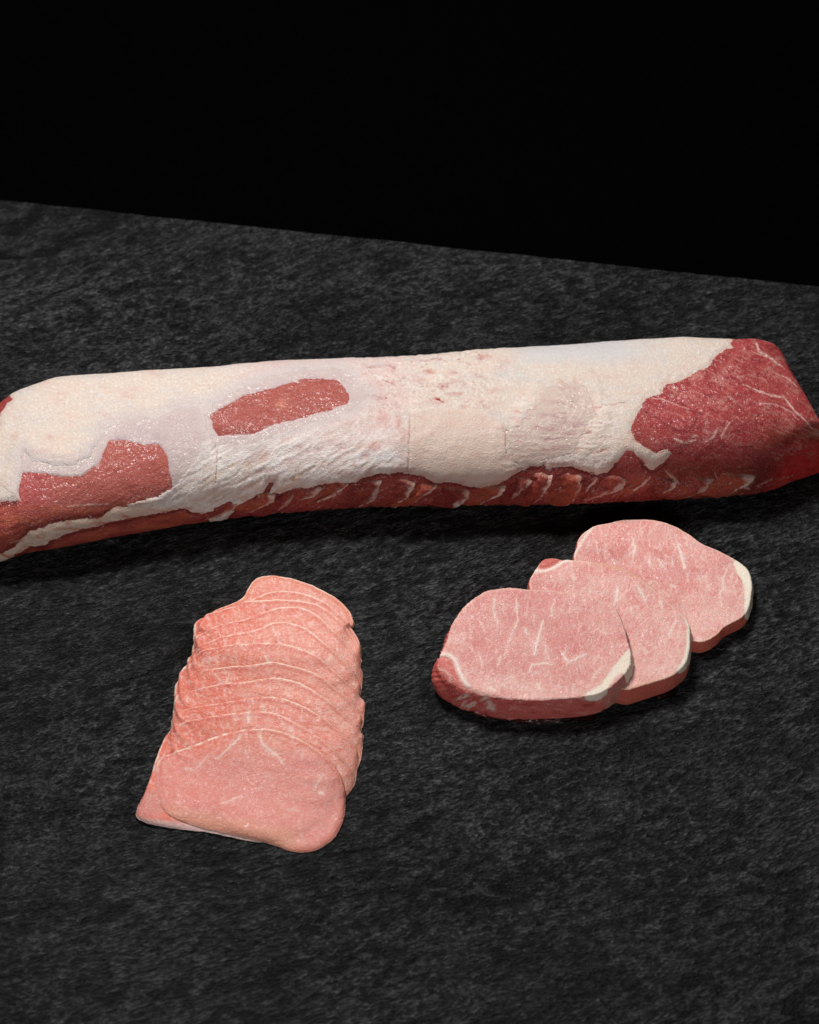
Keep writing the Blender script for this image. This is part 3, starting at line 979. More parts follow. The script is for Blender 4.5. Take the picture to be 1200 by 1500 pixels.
# (x of upper right tip, y of it, width, drop, slant, whiteness)
STRIPS = [(352, 733, 44, 26, 22, .5), (398, 726, 44, 28, 24, .6), (432, 722, 36, 27, 24, .4), (468, 717, 48, 30, 26, .6), (512, 710, 52, 34, 28, 1.0),
          (556, 703, 50, 38, 28, .6), (606, 704, 56, 38, 30, 1.0), (642, 712, 46, 30, 26, .6), (684, 716, 48, 26, 28, .9),
          (716, 720, 40, 22, 24, .5), (744, 715, 40, 26, 28, 1.0), (776, 706, 36, 34, 22, .5), (812, 700, 46, 38, 20, 1.0),
          (846, 700, 40, 36, 14, .4), (878, 702, 44, 34, 18, .8), (912, 700, 46, 36, 24, .6), (948, 698, 46, 38, 26, .8),
          (992, 704, 50, 28, 26, .7), (1042, 704, 54, 26, 22, .5), (1096, 698, 52, 28, 22, .8)]
for si, (tx, ty, wd, dr, sl, wh) in enumerate(STRIPS):
    if si in (9,):
        continue
    nu, nv = 46, 30
    r_ = np.random.RandomState(si + 5)
    wd = wd * (0.6 + 0.7 * r_.rand())
    sl = sl * (0.7 + 1.2 * r_.rand())
    tx = tx + 14 * (r_.rand() - 0.5)
    ty = ty + 5 * (r_.rand() - 0.7)
    dr = dr * (0.8 + 0.35 * r_.rand())
    dep_ = 0.25 + 1.0 * r_.rand()
    a, b = np.meshgrid(np.linspace(0, 1, nu), np.linspace(0, 1, nv))     # a: left->right, b: top->bottom
    bx = tx + 4 - wd * (1 - a) - sl * 1.45 * b ** 1.1 + wd * 0.12 * np.sin(b * math.pi) + 5 * perlin(b * 3, a * 2, si * 1.7) + 3 * perlin(b * 9, a * 5, si * 1.7)
    by = ty + dr * b - 5 * (1 - a) * (1 - b) + 3 * np.sin(a * math.pi) * (b - 0.4) + 4.5 * perlin(a * 3, b * 2, si * 1.7 + 9)
    cl = cr(bx.ravel(), BOT) - 2.5
    byy = np.minimum(by.ravel(), cl)
    P_, N_ = loin_point(bx.ravel(), byy)
    aa, bb = a.ravel(), b.ravel()
    lip = (0.0012 + 0.0030 * dep_) * ss(0, 0.75, aa) * ss(1.0, 0.93, aa) * ss(0.0, 0.25, bb + 0.12)
    lip = lip * (0.65 + 0.35 * np.sin(bb * math.pi))
    off = -0.0009 + lip + 0.0004 * (aa > 0.2) + 0.0004 * fbm(bx.ravel() / 9, by.ravel() / 5, si, 3)
    off = off - 0.0018 * ss(0.96, 1.0, aa) - 0.001 * ss(0.05, 0.0, bb) - 0.001 * ss(0.95, 1.0, bb)
    V_ = P_ + N_ * off[:, None]
    V_[:, 2] = np.maximum(V_[:, 2], 0.0004)
    nz = fbm(bx.ravel() / 12, by.ravel() / 7, si + 0.3, 3)
    C_ = np.tile(lin(*[(150, 56, 48), (164, 72, 52), (134, 42, 38)][si % 3]), (len(aa), 1))
    C_ = mix(C_, lin(104, 22, 20), ss(0.3, 0.0, aa) * 0.8)  # tucked left edge painted dark for the shaded gap between strips
    C_ = mix(C_, lin(108, 28, 26), ss(0, .6, nz) * 0.6)
    C_ = mix(C_, lin(186, 92, 66), ss(0, .6, -nz) * 0.5)
    e = ss(0.70 + 0.12 * bb, 0.90, aa + 0.16 * nz) * min(1.0, wh + 0.1) * ss(-0.45, 0.05, fbm(bx.ravel() / 7, by.ravel() / 6, si * 2.0, 3) + 0.35 * (0.5 - bb))
    C_ = mix(C_, lin(232, 200, 186), e * 0.95)
    C_ = mix(C_, lin(206, 160, 142), ss(0.12, 0.0, bb + 0.05 * nz) * wh * 0.45)
    C_ = mix(C_, lin(214, 180, 164), ss(0.35, .6, fbm(bx.ravel() / 9 + by.ravel() / 9, by.ravel() / 3, si + 7, 4, 0.6)) * (0.3 + wh) * 0.6)
    Fs = grid_faces(nv, nu)
    n_ = vnormals(V_, Fs)
    if (n_ * N_).sum() < 0:
        Fs = Fs[:, ::-1]
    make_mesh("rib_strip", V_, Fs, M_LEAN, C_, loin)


# ------------------------------------------------------------------ thick chops
def polar(outline_xy, centre, nang, radii):
    """rings from centre to outline"""
    o = smooth_closed(outline_xy, nang)
    return [centre + (o - centre) * r for r in radii], o


def offset_in(o, d):
    t = np.roll(o, -1, 0) - np.roll(o, 1, 0)
    t /= np.linalg.norm(t, axis=1)[:, None]
    n = np.stack([t[:, 1], -t[:, 0]], -1)
    area_ = 0.5 * np.sum(o[:, 0] * np.roll(o[:, 1], -1) - np.roll(o[:, 0], -1) * o[:, 1])
    if area_ > 0:
        n = -n
    return o + n * (d[:, None] if np.ndim(d) else d)


Z6 = lambda pts: np.array([(610 + x / 2.3529, 740 + y / 2.3529) for x, y in pts])
Z5 = lambda pts: np.array([(180 + x / 3.1579, 820 + y / 3.1579) for x, y in pts])


def top_clip_none(p):
    return None


def chop(name, label, face_px, T, ky, yf, centre_px, seed, rnd, bulge, paint, clip=None, nang=560, group="three thick loin chops"):
    """a thick chop: traced face on the plane z = T + ky*(y-yf), rounded rim, bulging wall, underside"""
    fp = np.asarray(face_px)
    W_ = pix(fp[:, 0], fp[:, 1], T, ky, yf)[:, :2]
    c = pix(centre_px[0], centre_px[1], T, ky, yf)[:2]
    o = smooth_closed(W_, nang)
    ang = np.arctan2(o[:, 1] - c[1], o[:, 0] - c[0])
    o = o * 1.0
    pr = fbm(np.cos(ang) * 5, np.sin(ang) * 5, seed, 4, 0.6)
    o = o + (o - c) / np.linalg.norm(o - c, axis=1)[:, None] * (0.0007 * pr)[:, None]
    rad = rnd(ang) if callable(rnd) else np.full(nang, rnd)
    rows = []
    dist_c = np.linalg.norm(o - c, axis=1)
    ring_in = c + (o - c) * (1 - rad / dist_c)[:, None]
    nin = 84
    for i in range(nin):
        f = (i + 0.0) / nin
        rows.append((c + (ring_in - c) * f, 'top', np.zeros(nang)))
    for k in range(0, 9):                                          # quarter round
        t = k / 8 * math.pi / 2
        q = c + (o - c) * (1 - rad * (1 - math.sin(t)) / dist_c)[:, None]
        rows.append((q, 'top', rad * (1 - math.cos(t))))
    rows_xy = np.array([r[0] for r in rows])
    rows_dz = np.array([r[2] for r in rows])
    XY = rows_xy.reshape(-1, 2)
    ztop = T + ky * (XY[:, 1] - yf)
    zt = ztop - rows_dz.ravel()
    bot = np.maximum(ky * (XY[:, 1] - yf) - 0.0, 0.0) + 0.0006
    if clip is not None:
        zt = np.minimum(zt, clip(XY, zt))
    nt_ = len(rows)
    P = [np.column_stack([XY, zt])]
    last = P[0][-nang:]
    lb = bot[-nang:]
    nw = 26
    for k in range(1, nw + 1):
        f = k / nw
        bul = bulge * math.sin(f * math.pi * 0.9) ** 0.8 - (0.0012 * ss(0.85, 1, np.array(f)))
        q = o + (o - c) / dist_c[:, None] * (bul + (0.0011 * math.sin(f * math.pi)) * fbm(np.cos(ang) * 4, np.sin(ang) * 4 + 0.8 * f, seed + 3, 3))[:, None]
        z = last[:, 2] * (1 - f) + np.minimum(lb, last[:, 2]) * f
        P.append(np.column_stack([q, z]))
    for f in (0.97, 0.85, 0.6, 0.3, 0.0):
        q = c + (o - c) * f
        P.append(np.column_stack([q, np.maximum(ky * (q[:, 1] - yf), 0) + 0.0006]))
    P = np.concatenate(P)
    nrw = nt_ + nw + 5
    F = grid_faces(nrw, nang, True)
    V = P
    n = vnormals(V, F)
    if n[nang * 40:nang * 60, 2].mean() < 0:
        F = F[:, ::-1]
        n = -n
    q = project(V)
    wall = np.zeros((nrw, nang))
    wall[nt_ - 4:] = 1
    wall[nt_ - 7:nt_ - 4] = 0.5
    wall = wall.ravel()
    hrel = np.clip(V[:, 2] / T, 0, 2)
    edge_d = np.concatenate([np.repeat(1 - np.arange(nin) / nin, nang) * 0.04 + 0.001, np.zeros((nrw - nin) * nang)])
    de = np.zeros((nrw, nang))
    de[:nin] = np.linalg.norm(rows_xy[:nin] - o[None], axis=2)
    de = de.ravel()
    col, fatmask, disp = paint(V, q, wall, de, n, seed)
    V = V + n * disp[:, None] * np.where(V[:, 2] > 0.001, 1, 0)[:, None]
    V[:, 2] = np.maximum(V[:, 2], 0.0003)
    n = vnormals(V, F)
    root = thing(name, label, "pork chop", (float(c[0]), float(c[1]), 0.0), group)
    ff = (fatmask[F].mean(1) > 0.5)
    ww = (wall[F].mean(1) > 0.75) & ~ff
    tf = make_tri_safe
    make_mesh("cut_face", V, F[~ff & ~ww], M_FACE, col, root, normals=n)
    make_mesh("meat_edge", V, F[ww], M_LEAN, col, root, normals=n)
    if ff.any():
        make_mesh("fat_rim", V, F[ff], M_FAT, col, root, normals=n)
    return o, c, root


def marble(q, lines, C, col, amt=1.0, seed=0):
    qw = q + 2.6 * np.stack([fbm(q[:, 0] / 8, q[:, 1] / 8, seed, 3, 0.7), fbm(q[:, 0] / 8, q[:, 1] / 8, seed + 5, 3, 0.7)], -1)
    br = fbm(q[:, 0] / 5, q[:, 1] / 5, seed + 2.0, 2)
    tot = np.zeros(len(q))
    for pts, wd, am in lines:
        d, run = linedist(qw, pts)
        wv_ = np.maximum(1.5 * wd * (0.85 + 0.8 * br) * (1 - 0.6 * np.abs(2 * run - 1) ** 2), 0.15)
        tot = np.maximum(tot, np.exp(-(d / wv_) ** 2) * am)
        tot = np.maximum(tot, 0.28 * am * np.exp(-(d / (wv_ * 2.8)) ** 2))
    return mix(C, col, np.clip(tot * amt, 0, 1)), tot


def wisps(q, ang, seed, lo=0.45, hi=0.75, sx=3.0, sy=16.0):
    ca, sa = math.cos(ang), math.sin(ang)
    wq = 5 * fbm(q[:, 0] / 30, q[:, 1] / 30, seed + 3.0, 2)
    x = (q[:, 0] + wq) * ca + q[:, 1] * sa
    y = -(q[:, 0] + wq) * sa + q[:, 1] * ca
    return ss(lo, hi, fbm(x / sx, y / sy, seed, 3, 0.55, True) * 0.5 + 0.5 * fbm(q[:, 0] / 20, q[:, 1] / 20, seed + 8, 2) + 0.35)


def base_face(q, seed, wisp_ang):
    C = np.tile(lin(226, 150, 142), (len(q), 1))
    a = fbm(q[:, 0] / 40, q[:, 1] / 26, seed, 4)
    yr_ = (q[:, 1] - q[:, 1].min()) / np.ptp(q[:, 1])
    C = mix(C, lin(240, 196, 184), ss(.4, .8, yr_) * 0.45)
    zone_ = fbm(q[:, 0] / 75, q[:, 1] / 50, seed + 31, 3)
    C = mix(C, lin(212, 124, 120), ss(0.0, .4, zone_) * 0.6)
    C = mix(C, lin(238, 186, 176), ss(0.0, .4, -zone_) * 0.6)
    C = mix(C, lin(220, 146, 140), ss(-0.1, .6, a) * 0.5)
    C = mix(C, lin(236, 186, 176), ss(-0.1, .6, -a) * 0.4)
    g = fbm(q[:, 0] / 4.2, q[:, 1] / 3.4, seed + 4, 3, 0.75)
    C = mix(C, lin(244, 202, 192), ss(0.05, .45, g) * 0.38)
    C = mix(C, lin(204, 108, 106), ss(0.05, .45, -g) * 0.42)
    ca, sa = math.cos(wisp_ang), math.sin(wisp_ang)
    wq = 9 * fbm(q[:, 0] / 22, q[:, 1] / 22, seed + 3.0, 3)
    vx = ((q[:, 0] + wq) * ca + q[:, 1] * sa) / 9
    vy = (-(q[:, 0] + wq) * sa + q[:, 1] * ca) / 21
    vn = perlin(vx, vy, seed + 20)
    seg = fbm(q[:, 0] / 13, q[:, 1] / 13, seed + 21, 2)
    C = mix(C, lin(246, 214, 202), ss(0.22, 0.03, np.abs(vn)) * ss(-0.15, 0.25, seg) * 0.55)
    vn2 = perlin(vx * 1.9 + 7, vy * 2.2, seed + 24)
    C = mix(C, lin(242, 206, 194), ss(0.26, 0.04, np.abs(vn2)) * ss(-0.1, 0.3, -seg) * 0.4)
    wsp = wisps(q, wisp_ang, seed)
    C = mix(C, lin(236, 198, 188), wsp * 0.28)
    return C


WHITE = lin(244, 224, 212)
L1 = [(Z6(p), wd, am) for p, wd, am in [
    ([(270, 320), (265, 360), (278, 400), (282, 425)], 1.2, .8), ([(345, 320), (345, 360), (350, 400), (335, 430), (320, 470), (300, 520)], 1.1, .75),
    ([(470, 340), (468, 385)], 1.3, .7), ([(438, 395), (425, 440), (415, 480), (406, 520)], 1.6, 1.0), ([(405, 375), (406, 412)], 1.2, .7),
    ([(375, 425), (386, 448)], 1.5, .7), ([(215, 395), (240, 440)], 1.0, .5), ([(512, 500), (505, 515), (522, 540), (545, 532), (562, 522), (588, 512)], 1.2, .85), ([(520, 540), (518, 560)], .8, .5),
    ([(440, 475), (462, 540)], 1.1, .7), ([(388, 578), (400, 552), (440, 545), (470, 550)], 1.3, .8), ([(283, 550), (292, 515)], 1.5, .6),
    ([(340, 590), (300, 602)], 1.1, .5), ([(600, 604), (632, 560)], 1.2, .55), ([(418, 618), (432, 642)], 1.5, .8),
    ([(222, 520), (226, 560)], 1.0, .5), ([(185, 405), (190, 440)], 1.0, .4), ([(235, 455), (262, 475)], 1.1, .5),
    ([(300, 330), (302, 380)], .7, .4), ([(385, 330), (380, 380)], .7, .4), ([(250, 630), (275, 640)], 1.8, .7)]]


def paint1(V, q, wall, de, n, seed):
    C = base_face(q, seed, 0.12)
    C = mix(C, lin(214, 134, 130), ss(640, 720, q[:, 0]) * ss(900, 800, q[:, 0]) * ss(1010, 960, q[:, 1]) * 0.35)
    C, mt = marble(q, L1, C, WHITE, 1.0, seed)
    disp = 0.0007 * fbm(V[:, 0] * 38, V[:, 1] * 38, V[:, 2] * 60, 3) + 0.00012 * mt
    # left: the small cap muscle and its white seam
    capm = sdf(q, Z6([(40, 500), (95, 512), (125, 535), (140, 575), (165, 625), (215, 655), (250, 720), (150, 720), (20, 600)]))
    C = mix(C, lin(206, 104, 96), ss(-1, 2, capm) * 0.85)
    C = mix(C, lin(226, 150, 136), ss(-1, 2, capm) * ss(-0.1, 0.5, fbm(q[:, 0] / 9, q[:, 1] / 6, 4.4, 3)) * 0.8)
    d, _ = linedist(q, Z6([(78, 512), (115, 516), (135, 535), (148, 572), (165, 605), (178, 622)]))
    C = mix(C, WHITE, np.exp(-(d / 3.2) ** 2))
    disp = disp - 0.0008 * np.exp(-((d - 5) / 2.5) ** 2) * ss(-2, 2, capm)
    d2, _ = linedist(q, Z6([(60, 560), (95, 568), (118, 590), (110, 625)]))
    C = mix(C, lin(236, 196, 180), np.exp(-(d2 / 1.6) ** 2) * 0.7)
    # wall
    ws = fbm(q[:, 0] / 18, q[:, 1] / 3.2, 14.0, 4, 0.6)
    disp = disp + 0.0009 * ws * ss(0.6, 1, wall)
    wv_ = wall * ss(1005, 1015, q[:, 1] + 0.0 * q[:, 0])
    C = mix(C, lin(206, 88, 82), ss(0.6, 1, wall) * 0.9)
    wall_late = ss(0.6, 1, wall)
    C = mix(C, lin(226, 138, 122), ss(0.6, 1, wall) * ss(0.1, 0.6, fbm(q[:, 0] / 30, q[:, 1] / 8, 2.0, 3)) * 0.8)
    C = mix(C, lin(176, 52, 50), ss(0.6, 1, wall) * ss(0.1, 0.6, -fbm(q[:, 0] / 40, q[:, 1] / 9, 2.0, 3)) * 0.7)
    C = mix(C, lin(232, 168, 150), wall_late * ss(0.2, 0.5, ws) * 0.7)
    C = mix(C, lin(140, 30, 32), wall_late * ss(0.2, 0.5, -ws) * 0.6)
    dl = sdf(q, Z6([(140, 650), (165, 640), (190, 660), (215, 650), (240, 655), (270, 690), (280, 735), (200, 720), (140, 690)]))
    C = mix(C, lin(228, 196, 184), ss(-4, 4, dl) * ss(-0.05, 0.25, fbm(q[:, 0] / 13 + q[:, 1] / 20, q[:, 1] / 13, 9, 2)) * 0.9)
    fm = sdf(q + 1.2 * np.stack([perlin(q[:, 0] / 7, q[:, 1] / 7, 2), perlin(q[:, 0] / 7, q[:, 1] / 7, 4)], -1),
             smooth_closed(Z6([(752, 480), (736, 490), (702, 530), (678, 560), (655, 590), (636, 622), (578, 648), (582, 672), (620, 676), (655, 655), (668, 615), (690, 588), (712, 575),
                 (722, 600), (722, 660), (738, 650), (760, 600)]), 60))
    C = mix(C, lin(240, 222, 204), ss(-1.2, 1.0, fm))
    rest = ss(0, 3, -fm) * ss(880, 890, q[:, 0]) * ss(0.4, 1, wall)
    C = mix(C, lin(206, 140, 128), rest * 0.7)
    # pale rim line at the top edge
    C = mix(C, lin(232, 184, 168), ss(0.0022, 0.0006, de) * (wall < .9) * ss(940, 900, q[:, 1]) * 0.6)
    return C, (fm > 0).astype(float), disp


L2 = [(Z6(p), wd, am) for p, wd, am in [
    ([(692, 280), (692, 320), (680, 348)], 1.8, .9), ([(755, 275), (775, 300), (790, 328), (803, 308)], 1.6, .85), ([(838, 328), (852, 352)], 1.3, .7),
    ([(888, 358), (896, 400), (880, 430), (868, 455)], 1.3, .7), ([(545, 240), (540, 292)], 1.0, .6), ([(606, 284), (596, 304)], 1.5, .7),
    ([(738, 338), (746, 378)], 1.0, .6), ([(650, 290), (640, 318)], 1.0, .5), ([(500, 235), (495, 270)], .8, .4),
    ([(770, 400), (790, 440)], .9, .4), ([(850, 395), (870, 420)], .9, .5)]]


def paint2(V, q, wall, de, n, seed):
    C = base_face(q, seed, 0.35)
    C = mix(C, lin(204, 118, 116), ss(560, 200, (q[:, 0] - 610) * 2.35 + 0) * 0.5)
    C, mt = marble(q, L2, C, WHITE, 1.0, seed)
    C = mix(C, lin(240, 198, 176), ss(0.0020, 0.0006, de) * (wall < .9) * 0.55)
    disp = 0.0007 * fbm(V[:, 0] * 38, V[:, 1] * 38, V[:, 2] * 60 + 7, 3) + 0.00012 * mt
    cap = sdf(q, Z6([(420, 215), (425, 180), (470, 172), (540, 182), (505, 195), (470, 215), (440, 222)]))
    C = mix(C, lin(206, 96, 84), ss(-1, 2, cap) * 0.85)
    d, _ = linedist(q, Z6([(405, 228), (445, 226), (475, 214), (500, 197), (530, 187)]))
    C = mix(C, WHITE, np.exp(-(d / 2.4) ** 2))
    disp = disp - 0.0006 * np.exp(-((d - 4) / 2.2) ** 2) * ss(-2, 2, cap)
    tan = ss(3.2, 0.5, de * 1000) * ss(590, 620, (q[:, 0] - 610) * 2.353) * ss(900, 700, (q[:, 0] - 610) * 2.353)
    C = mix(C, lin(222, 160, 128), tan * 0.6)
    C = mix(C, lin(200, 88, 72), ss(0.6, 1, wall) * 0.9)
    C = mix(C, lin(206, 110, 88), ss(0.6, 1, wall) * ss(0.0, 0.6, fbm(q[:, 0] / 20, q[:, 1] / 7, 2.0, 3)) * 0.7)
    fm = sdf(q + 1.0 * np.stack([perlin(q[:, 0] / 7, q[:, 1] / 7, 2), perlin(q[:, 0] / 7, q[:, 1] / 7, 4)], -1),
             smooth_closed(Z6([(895, 352), (915, 375), (932, 405), (934, 440), (930, 490), (918, 535), (895, 572), (905, 585), (935, 560), (962, 500), (962, 420), (945, 385), (915, 345)]), 60))
    C = mix(C, lin(240, 222, 204), ss(-1.2, 1.0, fm))
    return C, (fm > 0).astype(float), disp


L3 = [(Z6(p), wd, am) for p, wd, am in [
    ([(746, 116), (753, 150), (745, 182)], 1.9, .85), ([(902, 138), (915, 175), (925, 218)], 2.1, .95), ([(801, 168), (804, 212)], 1.4, .7),
    ([(832, 188), (862, 222)], 1.3, .75), ([(836, 220), (850, 190)], 1.1, .6), ([(880, 180), (886, 212)], 1.2, .7), ([(620, 118), (626, 170)], 1.0, .6),
    ([(650, 128), (650, 182)], .8, .5), ([(585, 152), (600, 118)], 1.0, .5), ([(1084, 188), (1068, 230), (1056, 260), (1062, 290), (1046, 302), (1052, 350)], 1.5, .7),
    ([(1095, 225), (1085, 260)], .9, .5), ([(970, 240), (985, 268)], 1.0, .5), ([(1060, 290), (1090, 300)], .9, .4), ([(700, 120), (745, 118)], .7, .35),
    ([(880, 275), (905, 300)], .9, .4)]]


def paint3(V, q, wall, de, n, seed):
    C = base_face(q, seed, 0.2)
    C = mix(C, lin(208, 130, 128), 0.3 * ss(0.0, .5, fbm(q[:, 0] / 50, q[:, 1] / 50, 4, 2)))
    C, mt = marble(q, L3, C, WHITE, 1.0, seed)
    C = mix(C, lin(240, 198, 176), ss(0.0020, 0.0006, de) * (wall < .9) * 0.55)
    disp = 0.0007 * fbm(V[:, 0] * 38, V[:, 1] * 38, V[:, 2] * 60 + 3, 3) + 0.00012 * mt
    d, _ = linedist(q, Z6([(606, 76), (582, 108), (552, 158), (536, 184)]))
    C = mix(C, WHITE, np.exp(-(d / 2.2) ** 2) * 0.9)
    C = mix(C, lin(204, 88, 68), ss(0.6, 1, wall) * 0.9)
    C = mix(C, lin(214, 120, 84), ss(0.6, 1, wall) * ss(0.0, 0.6, fbm(q[:, 0] / 20, q[:, 1] / 7, 5.0, 3)) * 0.7)
    fm = sdf(q + 1.0 * np.stack([perlin(q[:, 0] / 7, q[:, 1] / 7, 2), perlin(q[:, 0] / 7, q[:, 1] / 7, 4)], -1),
             smooth_closed(Z6([(1080, 180), (1092, 200), (1104, 232), (1128, 268), (1132, 320), (1128, 370), (1136, 400), (1160, 390), (1175, 320), (1175, 240), (1140, 195), (1105, 170)]), 60))
    C = mix(C, lin(240, 224, 206), ss(-1.2, 1.0, fm))
    d2, _ = linedist(q, Z6([(1075, 200), (1100, 180), (1090, 200)]))
    C = mix(C, lin(196, 86, 70), np.exp(-(d2 / 1.5) ** 2) * 0.5)
    return C, (fm > 0).astype(float), disp


FACE1 = Z6([(62, 530), (86, 500), (104, 462), (112, 425), (140, 378), (180, 330), (238, 292), (300, 285), (380, 287), (480, 292), (560, 304),
            (640, 325), (690, 352), (712, 400), (726, 450), (740, 492), (742, 530), (728, 575), (680, 620), (640, 646), (580, 663), (480, 669),
            (380, 672), (300, 668), (230, 655), (160, 635), (105, 606), (70, 572)])
FACE2 = Z6([(385, 262), (408, 226), (428, 190), (460, 180), (520, 185), (600, 192), (680, 206), (740, 230), (800, 270), (850, 315), (900, 355),
            (936, 395), (946, 440), (940, 520), (922, 560), (880, 592), (830, 606), (770, 625), (715, 645), (640, 600), (540, 520), (450, 400), (400, 330)])
FACE3 = Z6([(537, 180), (553, 145), (553, 120), (575, 92), (612, 68), (660, 60), (700, 50), (780, 48), (850, 54), (930, 88), (980, 130), (1040, 153),
            (1100, 184), (1140, 213), (1158, 250), (1156, 320), (1142, 372), (1110, 396), (1065, 415), (1035, 450), (990, 474), (945, 466),
            (850, 440), (740, 380), (640, 300), (560, 230)])

T1 = 0.0195
K1 = 0.16
yf1 = float(pix(800, 1022, T1)[1])
K2 = 0.11
T2 = 0.0150
yf2 = float(pix(930, 1000, T2)[1])
T3 = 0.0110


def footprint(face, T, k, yf, shrink=0.0):
    f = np.asarray(face)
    return smooth_closed(pix(f[:, 0], f[:, 1], T, k, yf)[:, :2], 160)


foot1 = footprint(FACE1, T1, K1, yf1)
foot2 = footprint(FACE2, T2, K2, yf2)


def clip_under(foot, k, yf):
    def f(XY, zt):
        d = sdf(XY, foot)
        under_ = np.maximum(k * (XY[:, 1] - yf), 0.0015) - 0.0006
        m = ss(-0.0012, 0.0012, d)
        return zt * (1 - m) + np.minimum(zt, under_) * m
    return f


def rnd1(ang):
    return 0.0010 + 0.0045 * np.exp(-(((ang + 2.75 + math.pi) % (2 * math.pi) - math.pi) / 0.45) ** 2)


chop("thick_chop", "frontmost thick pink chop, its whole cut face and red front edge showing", FACE1, T1, K1, yf1, (785, 955), 1.3,
     rnd1, 0.0018, paint1)
chop("thick_chop", "middle chop of the three, with a narrow white fat rim on its right", FACE2, T2, K2, yf2, (860, 925), 4.1,
     0.0010, 0.0014, paint2, clip=clip_under(foot1, K1, yf1))
chop("thick_chop", "rearmost chop, furthest right, with a broad white crescent of fat at its right end", FACE3, T3, 0.0, 0.0, (965, 850), 7.7,
     0.0010, 0.0010, paint3, clip=clip_under(foot2, K2, yf2))

# ------------------------------------------------------------------ shingled thin slices (rear one first, each next lies on it)
ARCS = [
    [(335, 330), (400, 240), (500, 205), (560, 172), (572, 140), (600, 95), (640, 74), (700, 70), (790, 85), (900, 125), (1000, 180), (1058, 240), (1078, 305)],
    [(330, 355), (420, 290), (520, 230), (640, 160), (700, 145), (770, 145), (850, 158), (950, 200), (1020, 262), (1070, 325), (1100, 380)],
    [(325, 300), (345, 272), (420, 240), (540, 205), (650, 185), (740, 180), (820, 186), (900, 200), (960, 238), (1025, 290), (1075, 360), (1108, 430)],
    [(322, 385), (400, 320), (470, 292), (560, 280), (650, 240), (750, 213), (850, 225), (920, 268), (980, 330), (1050, 400), (1090, 460), (1110, 510)],
    [(300, 440), (380, 390), (480, 350), (600, 330), (690, 292), (740, 287), (800, 297), (870, 325), (930, 385), (1000, 440), (1060, 510), (1104, 575)],
    [(262, 500), (330, 440), (430, 405), (540, 390), (640, 385), (720, 380), (800, 400), (880, 430), (960, 490), (1030, 560), (1080, 600), (1122, 650)],
    [(240, 560), (300, 525), (400, 508), (500, 492), (600, 486), (690, 468), (750, 480), (830, 500), (900, 525), (970, 580), (1040, 640), (1080, 680), (1110, 730)],
    [(235, 640), (290, 610), (350, 595), (440, 572), (560, 565), (640, 548), (720, 540), (800, 560), (870, 590), (940, 640), (1010, 700), (1070, 760), (1116, 800)],
    [(228, 712), (270, 695), (330, 680), (450, 660), (560, 645), (660, 625), (760, 640), (850, 680), (920, 720), (980, 770), (1050, 835), (1092, 880)],
    [(205, 790), (250, 765), (330, 740), (450, 715), (560, 705), (660, 698), (740, 718), (830, 768), (910, 820), (970, 870), (1030, 930), (1082, 985)],
    [(160, 905), (230, 888), (330, 850), (430, 805), (540, 784), (640, 774), (740, 788), (810, 822), (890, 865), (960, 925), (1010, 990), (1030, 1050)],
]
LOWER = [(1032, 1110), (1022, 1200), (984, 1280), (905, 1335), (850, 1347), (785, 1345), (700, 1312), (560, 1274), (400, 1240), (250, 1196), (185, 1150), (158, 1090), (148, 1000)]
LOWER = np.array(LOWER, float)


def similarity(src, dst, pts):
    s = complex(*(src[1] - src[0]))
    t = complex(*(dst[1] - dst[0]))
    m = t / s
    z = (pts[:, 0] - src[0][0]) + 1j * (pts[:, 1] - src[0][1])
    z = z * m
    return np.column_stack([z.real + dst[0][0], z.imag + dst[0][1]])


GX0, GX1, GY0, GY1 = -0.19, 0.0, -0.30, 0.02
HS = 0.0005
gxs = np.arange(GX0, GX1, HS)
gys = np.arange(GY0, GY1, HS)
GXX, GYY = np.meshgrid(gxs, gys)
GP = np.column_stack([GXX.ravel(), GYY.ravel()])
S = np.zeros(GXX.shape)


def sample(Mp, XY):
    fx_ = np.clip((XY[:, 0] - GX0) / HS, 0, len(gxs) - 1.001)
    fy_ = np.clip((XY[:, 1] - GY0) / HS, 0, len(gys) - 1.001)
    i, j = fy_.astype(int), fx_.astype(int)
    a, b = fy_ - i, fx_ - j
    return (Mp[i, j] * (1 - a) * (1 - b) + Mp[i + 1, j] * a * (1 - b) + Mp[i, j + 1] * (1 - a) * b + Mp[i + 1, j + 1] * a * b)


def blur(Mp, s):
    k = int(s * 2.5) + 1
    kk = np.exp(-0.5 * (np.arange(-k, k + 1) / s) ** 2)
    kk /= kk.sum()
    A_ = np.pad(Mp, k, mode='edge')
    A_ = sum(w_ * A_[i:i + Mp.shape[0], :] for i, w_ in enumerate(kk))
    return sum(w_ * A_[:, i:i + Mp.shape[1]] for i, w_ in enumerate(kk))


